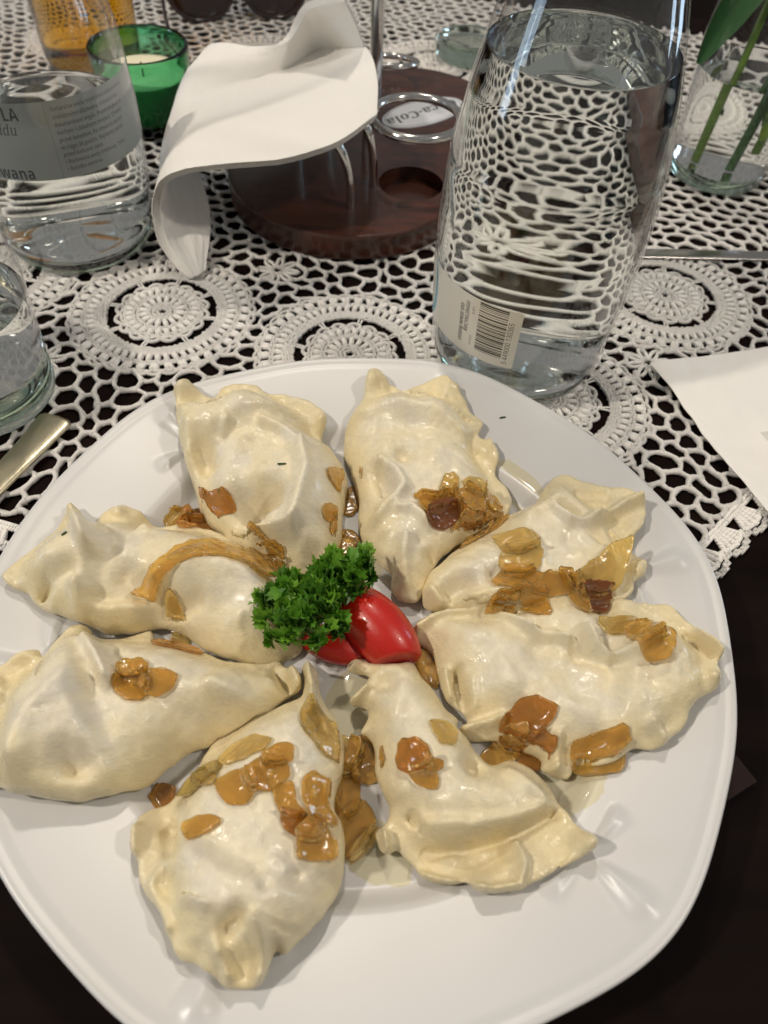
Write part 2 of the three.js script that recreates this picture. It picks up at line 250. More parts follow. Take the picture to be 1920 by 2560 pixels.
// ---------------------------------------------------------------- dumplings, piled on a height map of the plate
const DUMPLINGS=[{"id":"P3","H":16,"W":13,"T":4.0,"outline":[[77.7,-70.5],[81.1,-71.8],[86.6,-69.8],[92.9,-67.8],[101.5,-65.6],[106.8,-63.5],[109.4,-59.3],[110.6,-53.5],[109.1,-45.7],[105.2,-39.8],[102.9,-34.2],[107.7,-31.0],[109.5,-27.7],[107.7,-23.2],[103.2,-20.2],[102.9,-17.7],[99.4,-13.6],[90.2,-9.2],[75.6,-6.3],[61.4,-5.9],[47.1,-5.5],[40.0,-6.5],[34.3,-7.6],[30.0,-6.9],[26.4,-7.0],[23.9,-9.2],[23.4,-14.1],[25.4,-20.2],[29.7,-26.7],[37.1,-35.5],[44.0,-41.6],[51.9,-49.0],[60.8,-55.7],[68.1,-59.4],[72.5,-65.8]],"belly":[[71.7,-59.2],[77.5,-62.7],[83.3,-57.3],[90.3,-48.3],[93.1,-39.2],[95.5,-27.8],[90.2,-13.8],[75.4,-9.2],[53.9,-6.6],[36.2,-9.1],[27.6,-10.0],[26.7,-16.6],[33.9,-25.8],[47.5,-37.8],[61.8,-51.4]],"strokes":[[[[73.2,-48.3],[78.4,-42.7],[86.6,-42.6],[100.2,-52.7],[107.6,-55.8]],2.71,4.5],[[[86.0,-61.2],[96.2,-59.6]],2.48,-2],[[[75.3,-49.1],[84.9,-42.8],[90.8,-34.7]],3.23,-3],[[[38.1,-14.8],[33.5,-12.3]],4.42,-5],[[[49.5,-16.7]],4.0,-2.5],[[[41.0,-8.5],[59.0,-11.6]],2.53,2],[[[63.4,-45.5],[73.7,-53.7]],4.05,3],[[[25.7,-12.4],[31.7,-6.6]],2.88,3],[[[104.7,-25.8]],3.41,2],[[[59.6,-34.9],[66.1,-24.8]],4.8,1.5],[[[78.8,-33.6]],4.03,-1.5]]},{"id":"P5","H":18,"W":15,"T":4.0,"outline":[[-2.7,17.2],[-0.6,14.7],[4.1,14.7],[6.0,16.4],[10.2,17.4],[17.9,16.1],[22.0,15.1],[23.9,20.7],[29.3,25.2],[33.4,30.9],[37.9,34.7],[37.4,38.8],[40.7,42.0],[44.5,46.7],[48.8,49.7],[54.4,47.6],[58.7,48.9],[62.9,51.3],[66.5,54.8],[69.3,59.8],[71.6,64.7],[74.4,68.5],[77.1,72.2],[77.9,74.0],[76.7,76.5],[70.8,79.7],[65.5,82.8],[60.3,85.4],[56.7,86.6],[51.7,87.8],[46.7,89.3],[42.8,88.9],[38.9,86.9],[35.4,88.0],[30.4,86.6],[25.9,84.2],[21.7,80.8],[18.6,78.2],[15.6,78.9],[12.9,77.2],[12.2,73.9],[14.1,71.3],[15.4,66.7],[14.1,62.8],[12.2,57.7],[10.9,53.6],[9.4,48.3],[6.3,42.9],[4.5,41.9],[6.2,34.3],[-0.2,32.4],[0.7,29.3],[3.8,25.4],[5.3,22.2],[0.6,22.0],[-2.5,20.3]],"belly":[[8.6,21.0],[20.2,20.0],[26.2,27.5],[34.9,36.9],[41.5,46.5],[47.4,52.6],[56.6,50.8],[63.3,55.6],[67.7,61.5],[66.3,65.6],[55.7,70.3],[45.3,73.9],[32.5,75.8],[25.3,72.4],[19.5,67.5],[15.0,61.7],[12.3,51.4],[9.3,39.4],[7.5,29.0]],"strokes":[[[[27.9,78.4],[40.3,76.2],[52.9,72.3],[65.9,65.6]],1.9,-3],[[[24.8,72.5],[38.9,72.9],[53.9,69.0],[63.2,64.9]],2.92,3],[[[43.0,80.1]],5.5,-1.8],[[[25.6,84.4],[37.4,87.6],[45.2,89.1],[53.6,87.0],[55.6,81.0],[54.2,74.1]],1.6,3.2],[[[74.6,74.8]],4.54,5],[[[52.0,54.2],[61.2,61.6]],2.75,2],[[[40.8,54.2]],3.79,-4],[[[12.1,26.8]],4.23,-4],[[[0.9,32.8],[5.1,28.8]],1.82,4],[[[4.0,35.2]],3.32,-4],[[[0.5,21.1]],2.22,5],[[[21.9,69.5],[25.2,73.1]],1.51,-2.2],[[[14.1,74.2],[15.3,78.4]],1.4,4],[[[19.0,39.2]],4.4,-1.5],[[[18.7,62.5]],3.5,1.5]]},{"id":"P6","H":21,"W":16,"T":4.0,"outline":[[-18.4,19.1],[-16.9,17.4],[-14.4,18.1],[-11.9,22.3],[-10.6,28.4],[-6.9,34.1],[-3.6,38.5],[-0.6,46.8],[0.7,54.3],[-0.0,58.6],[-1.2,62.9],[-1.0,69.9],[0.7,72.2],[2.5,76.9],[2.8,83.0],[1.9,89.9],[0.2,96.5],[-3.6,101.9],[-7.8,106.3],[-11.1,109.3],[-13.5,108.6],[-14.3,112.7],[-15.7,115.9],[-18.7,117.2],[-22.7,117.6],[-26.0,116.9],[-29.1,114.8],[-33.2,113.1],[-37.1,112.2],[-40.2,110.4],[-43.3,107.0],[-46.2,102.6],[-50.0,99.1],[-52.7,95.8],[-55.5,92.5],[-56.9,88.1],[-59.9,85.1],[-60.8,80.5],[-60.3,75.6],[-58.6,72.1],[-54.4,68.3],[-50.1,63.9],[-47.2,57.9],[-45.2,51.9],[-42.6,45.6],[-35.8,40.5],[-30.5,38.9],[-26.4,36.2],[-22.2,34.1],[-18.0,31.4],[-16.8,27.1]],"belly":[[-19.6,35.9],[-13.1,33.6],[-6.8,40.1],[-1.9,49.8],[-0.4,65.4],[1.5,79.8],[0.5,90.3],[-2.9,98.7],[-10.1,105.8],[-16.6,109.1],[-25.7,109.7],[-34.0,107.4],[-40.2,102.5],[-45.4,94.3],[-49.9,85.7],[-52.0,76.5],[-46.6,66.8],[-40.6,54.9],[-30.6,43.7]],"strokes":[[[[-15.4,23.1],[-13.4,29.6],[-11.2,40.7]],2.42,7],[[[-50.1,79.1],[-47.5,84.4]],4.29,-5],[[[-59.1,79.7],[-57.3,85.6]],2.02,3],[[[-48.4,89.8],[-42.4,97.2]],2.73,-1.5],[[[-23.9,102.5],[-26.1,104.8]],3.0,-3.6],[[[-18.4,103.3],[-15.6,109.6],[-16.1,114.3]],2.51,4],[[[-27.2,110.3],[-24.6,114.8]],1.8,3],[[[-17.5,94.5]],2.23,-2],[[[-10.4,90.5]],2.28,-1.3],[[[-20.3,90.7]],2.02,-1],[[[-13.4,108.1]],1.6,-4],[[[-48.4,89.1],[-50.5,94.8],[-42.9,104.8]],2.07,2],[[[-10.1,46.5]],3.0,-2],[[[-16.1,87.5],[-12.2,89.2]],1.82,1.2],[[[-32.4,100.1]],2.44,1.5]]},{"id":"P1","H":22,"W":15,"T":4.0,"outline":[[-88.2,-99.0],[-86.5,-103.8],[-82.8,-104.6],[-79.2,-100.7],[-74.8,-98.1],[-71.4,-97.4],[-69.1,-102.6],[-64.1,-105.4],[-57.7,-106.9],[-52.6,-106.6],[-49.4,-103.9],[-41.2,-104.7],[-32.8,-104.1],[-27.6,-102.3],[-22.2,-98.3],[-21.3,-94.7],[-22.7,-87.9],[-18.3,-81.2],[-13.8,-73.3],[-10.7,-67.5],[-9.0,-61.1],[-9.4,-48.3],[-9.0,-39.2],[-10.8,-31.9],[-12.3,-23.7],[-16.5,-18.4],[-22.8,-16.7],[-29.7,-18.8],[-35.2,-21.1],[-41.9,-24.5],[-50.2,-28.3],[-58.7,-35.2],[-65.9,-41.7],[-69.7,-48.2],[-72.5,-54.3],[-76.3,-62.4],[-81.1,-74.9],[-84.7,-86.0]],"belly":[[-81.9,-84.4],[-69.2,-87.9],[-63.1,-95.2],[-51.1,-97.9],[-39.0,-93.2],[-28.8,-85.5],[-20.2,-79.3],[-13.4,-69.0],[-10.6,-56.1],[-10.1,-40.6],[-12.6,-31.5],[-17.5,-19.8],[-27.0,-20.6],[-40.5,-26.1],[-51.6,-32.0],[-63.1,-41.7],[-70.4,-52.9],[-75.1,-62.9],[-79.7,-74.7]],"strokes":[[[[-39.1,-43.7],[-43.9,-39.7]],6.93,-12],[[[-68.6,-64.2],[-64.8,-58.3]],5.26,-5],[[[-60.9,-67.5]],3.32,-2.5],[[[-48.4,-63.8]],5.26,-2],[[[-28.1,-62.7],[-24.5,-50.9],[-25.9,-38.4],[-26.4,-31.9]],3.88,5],[[[-27.9,-27.9],[-36.2,-27.3],[-42.1,-27.3]],3.06,5.5],[[[-45.7,-76.4],[-35.2,-72.0],[-28.1,-65.8]],2.8,3],[[[-82.8,-95.6]],5.26,5],[[[-76.2,-72.4],[-70.1,-53.1],[-64.4,-43.7]],3.71,2.5],[[[-18.6,-22.4]],4.0,-6],[[[-61.3,-66.8],[-58.9,-72.6]],2.21,2.5],[[[-40.7,-58.4]],4.4,-1.5],[[[-54.8,-45.8]],5.1,2],[[[-23.1,-91.5]],3.29,3]]},{"id":"P2","H":16,"W":14,"T":4.0,"outline":[[-6.2,-106.1],[-5.8,-115.6],[-4.3,-121.4],[-1.2,-122.5],[1.9,-119.2],[7.2,-116.2],[12.9,-114.4],[18.5,-116.6],[23.5,-119.5],[30.3,-121.0],[33.2,-118.1],[36.0,-117.6],[38.3,-113.1],[40.5,-109.5],[42.1,-105.0],[46.0,-101.6],[47.8,-97.3],[47.5,-91.5],[51.2,-91.1],[53.2,-85.6],[54.6,-80.1],[53.7,-75.2],[57.0,-71.4],[59.4,-67.0],[60.2,-61.9],[58.4,-55.3],[56.2,-51.3],[50.1,-45.8],[42.6,-39.7],[37.2,-36.9],[33.8,-33.1],[29.0,-27.5],[26.3,-20.5],[24.6,-13.8],[22.0,-9.9],[15.5,-10.4],[12.6,-13.3],[10.9,-18.0],[11.0,-20.8],[6.7,-25.5],[1.5,-31.9],[-1.4,-37.5],[-3.0,-45.8],[-4.5,-55.0],[-5.6,-61.4],[-8.2,-71.1],[-11.6,-80.5],[-13.1,-87.5],[-12.4,-94.1],[-9.6,-99.7]],"belly":[[-7.1,-96.5],[-0.0,-104.0],[10.8,-107.5],[22.0,-106.3],[33.1,-102.2],[38.5,-93.8],[42.7,-81.4],[46.2,-71.5],[50.2,-61.9],[45.8,-45.8],[33.5,-35.8],[25.1,-23.6],[18.8,-15.4],[13.6,-19.2],[4.9,-30.2],[-0.0,-38.6],[-2.4,-50.5],[-5.0,-63.1],[-9.2,-76.2],[-11.0,-85.2]],"strokes":[[[[3.4,-65.6],[10.1,-59.7],[13.5,-52.5],[10.7,-47.7],[5.9,-43.1],[4.2,-40.3]],3.3,3.5],[[[3.9,-62.6],[6.8,-54.0]],3.61,-3.5],[[[12.8,-71.3]],3.93,-2.5],[[[12.8,-42.8],[17.5,-43.3],[22.4,-38.5]],2.53,2.5],[[[44.5,-86.8]],5.4,-4],[[[-3.0,-114.2]],5.85,4],[[[8.5,-114.3]],4.91,-2.5],[[[15.4,-29.8],[15.1,-21.7],[16.7,-14.9]],3.03,3],[[[26.1,-26.9]],2.78,-2.5],[[[-0.3,-85.5]],3.62,-2],[[[26.6,-69.9]],4.4,1.5],[[[20.7,-31.4]],2.74,-1.5],[[[7.9,-34.5]],3.06,1.5]]},{"id":"P4","H":14,"W":13,"T":4.0,"outline":[[20.7,1.5],[22.3,-2.6],[26.5,-5.3],[32.8,-7.9],[40.0,-9.3],[47.2,-9.6],[54.4,-9.4],[61.7,-12.9],[67.9,-18.8],[73.9,-20.2],[80.4,-19.9],[85.3,-17.0],[93.1,-15.2],[100.1,-13.3],[106.5,-12.2],[114.1,-10.4],[118.1,-4.3],[120.4,-1.4],[124.1,1.4],[127.6,4.9],[128.2,8.6],[125.8,14.0],[126.4,17.5],[122.8,22.1],[117.4,26.0],[112.8,29.7],[110.5,35.3],[104.4,40.9],[98.8,43.9],[93.8,43.7],[86.8,48.6],[81.0,49.6],[76.7,48.7],[73.9,52.0],[69.6,52.0],[64.7,49.6],[64.9,47.1],[58.7,44.4],[50.6,41.2],[46.1,41.5],[41.6,41.2],[38.1,38.9],[38.4,36.9],[40.4,35.4],[39.1,32.1],[35.8,30.3],[33.2,27.8],[31.8,23.7],[29.7,16.7],[28.2,10.9],[24.0,7.4],[21.1,4.6]],"belly":[[27.1,0.5],[39.7,-3.0],[53.8,-4.2],[68.5,-11.9],[79.3,-12.8],[89.5,-7.2],[102.7,-0.4],[112.3,4.9],[117.7,13.3],[115.3,22.8],[106.5,31.7],[95.7,39.1],[77.3,43.7],[67.9,43.1],[52.4,35.9],[41.5,30.0],[36.9,19.9],[31.4,9.3]],"strokes":[[[[22.1,2.0],[32.4,-4.4],[46.5,-6.8],[57.9,2.2],[68.0,6.4],[73.8,8.2]],2.24,3.6],[[[80.4,4.6],[83.0,10.9],[87.8,13.7],[95.7,13.1],[100.8,9.9]],2.55,5],[[[77.8,13.4],[90.8,14.4]],3.95,-2.5],[[[64.8,11.3]],6.38,-3],[[[62.7,2.1],[68.9,7.8]],2.27,-2],[[[36.7,19.0],[37.6,25.0],[39.8,30.7]],1.68,-3.5],[[[32.0,19.6],[34.1,27.8]],1.97,3.5],[[[41.0,23.4],[41.6,31.5]],2.52,2.2],[[[39.3,38.8],[46.9,36.6],[51.3,35.7]],2.08,3.5],[[[68.1,51.3]],2.55,4],[[[68.9,41.8],[69.1,49.6]],2.31,2.5],[[[98.5,37.7],[102.0,41.0]],2.39,3],[[[121.3,20.0]],2.81,3],[[[117.6,3.1],[123.2,10.9]],1.56,-4],[[[120.1,3.7],[124.9,10.8]],2.13,4],[[[99.1,23.2]],5.26,-1.5],[[[50.7,17.9],[54.3,27.5]],3.92,1.5],[[[73.9,32.7],[81.5,37.6]],4.57,1.5]]},{"id":"P7","H":23,"W":17,"T":4.0,"outline":[[-119.7,37.3],[-116.8,35.1],[-114.8,33.6],[-111.5,28.5],[-108.0,25.4],[-105.5,25.2],[-104.4,26.5],[-103.0,22.9],[-99.7,14.7],[-96.8,13.3],[-93.2,14.1],[-91.4,16.9],[-85.5,15.7],[-78.5,12.2],[-74.3,10.3],[-72.4,12.4],[-71.0,15.2],[-65.0,15.5],[-57.7,15.6],[-49.2,18.5],[-41.1,19.9],[-32.6,19.3],[-26.3,18.0],[-21.2,21.2],[-17.8,25.1],[-17.6,29.2],[-22.8,32.9],[-26.6,37.2],[-30.9,42.1],[-36.3,46.3],[-43.1,49.3],[-48.7,51.6],[-53.0,54.3],[-57.8,59.5],[-60.9,63.8],[-64.2,66.9],[-69.7,70.1],[-74.9,72.2],[-81.4,73.7],[-87.5,74.2],[-94.1,73.5],[-99.1,72.3],[-101.6,71.9],[-104.4,72.1],[-108.4,73.5],[-113.7,64.2],[-118.2,49.5],[-119.5,41.3]],"belly":[[-106.5,46.2],[-103.1,36.2],[-97.7,25.5],[-93.5,18.1],[-83.3,19.4],[-70.5,18.4],[-57.1,20.1],[-43.2,24.6],[-30.0,26.9],[-24.7,27.9],[-31.0,40.3],[-42.1,46.8],[-53.0,52.6],[-60.2,60.3],[-67.2,67.1],[-77.4,71.8],[-88.4,73.1],[-97.7,71.0],[-103.4,64.1],[-105.6,55.4]],"strokes":[[[[-88.7,23.3],[-80.7,32.0],[-76.0,39.1]],2.85,5],[[[-80.8,27.5],[-75.7,31.9]],3.04,-3],[[[-80.2,64.9],[-77.7,65.3]],5.61,-4.5],[[[-80.1,66.7]],2.08,-1.8],[[[-93.2,67.6]],4.31,2.5],[[[-94.6,63.4],[-92.6,53.6],[-86.2,41.5]],4.25,2.5],[[[-44.3,37.5],[-30.4,39.8]],4.25,3],[[[-20.7,23.7],[-17.4,28.9]],2.76,4],[[[-25.8,22.2],[-22.7,29.4]],2.74,-3],[[[-104.5,26.9]],2.0,-2],[[[-114.6,39.6],[-110.0,43.8]],2.29,3],[[[-70.4,38.8],[-58.2,42.1]],5.43,-1.5],[[[-59.3,52.6],[-66.2,57.8]],5.16,1.5],[[[-52.4,45.8]],4.34,-1.2],[[[-66.1,63.1]],4.43,1]]},{"id":"P8","H":21,"W":16,"T":4.0,"outline":[[-127.3,0.7],[-126.2,-3.8],[-123.4,-9.7],[-120.1,-16.7],[-116.9,-22.2],[-115.7,-27.5],[-115.5,-33.8],[-113.9,-35.8],[-111.2,-34.2],[-107.7,-30.0],[-104.5,-27.7],[-102.3,-34.2],[-97.6,-38.3],[-91.9,-39.3],[-86.2,-37.5],[-82.4,-36.9],[-73.7,-37.7],[-62.2,-36.1],[-50.5,-32.7],[-40.1,-27.4],[-30.7,-22.2],[-23.1,-13.7],[-18.0,-0.6],[-19.0,13.1],[-24.4,17.5],[-31.3,19.2],[-39.2,19.1],[-48.0,17.7],[-56.7,14.0],[-65.6,10.3],[-73.1,9.5],[-79.4,11.1],[-86.4,12.5],[-93.5,13.1],[-100.4,12.5],[-107.6,10.9],[-113.1,8.3],[-117.0,4.8],[-122.1,3.7]],"belly":[[-117.6,-1.0],[-116.1,-10.8],[-110.5,-19.7],[-101.8,-23.9],[-89.4,-28.6],[-71.6,-30.2],[-52.8,-26.7],[-37.0,-17.8],[-27.6,-6.4],[-22.8,8.5],[-29.6,16.4],[-42.7,16.8],[-59.1,10.8],[-73.0,8.3],[-88.9,11.1],[-102.3,10.8],[-111.8,6.3]],"strokes":[[[[-110.1,-28.5],[-95.0,-7.8]],3.21,6],[[[-95.4,7.2],[-94.6,11.0],[-86.9,10.7],[-75.8,8.5]],4.01,4.5],[[[-109.0,5.4],[-100.0,0.8]],3.67,-3],[[[-108.6,4.0],[-110.9,6.8]],1.4,-2.5],[[[-71.6,-1.3],[-56.5,-7.5],[-40.2,-6.4]],6.05,3],[[[-82.6,-2.3],[-75.9,0.3]],5.37,-4],[[[-74.4,8.4],[-61.9,6.2],[-56.7,3.9]],3.34,-3],[[[-95.5,-33.4]],3.71,3],[[[-82.7,-25.1]],3.45,3],[[[-94.1,-18.3]],3.22,-3],[[[-40.8,10.7],[-40.8,17.9]],4.52,2],[[[-48.4,4.8]],6.46,-1.5],[[[-104.4,10.9]],4.01,1]]}];
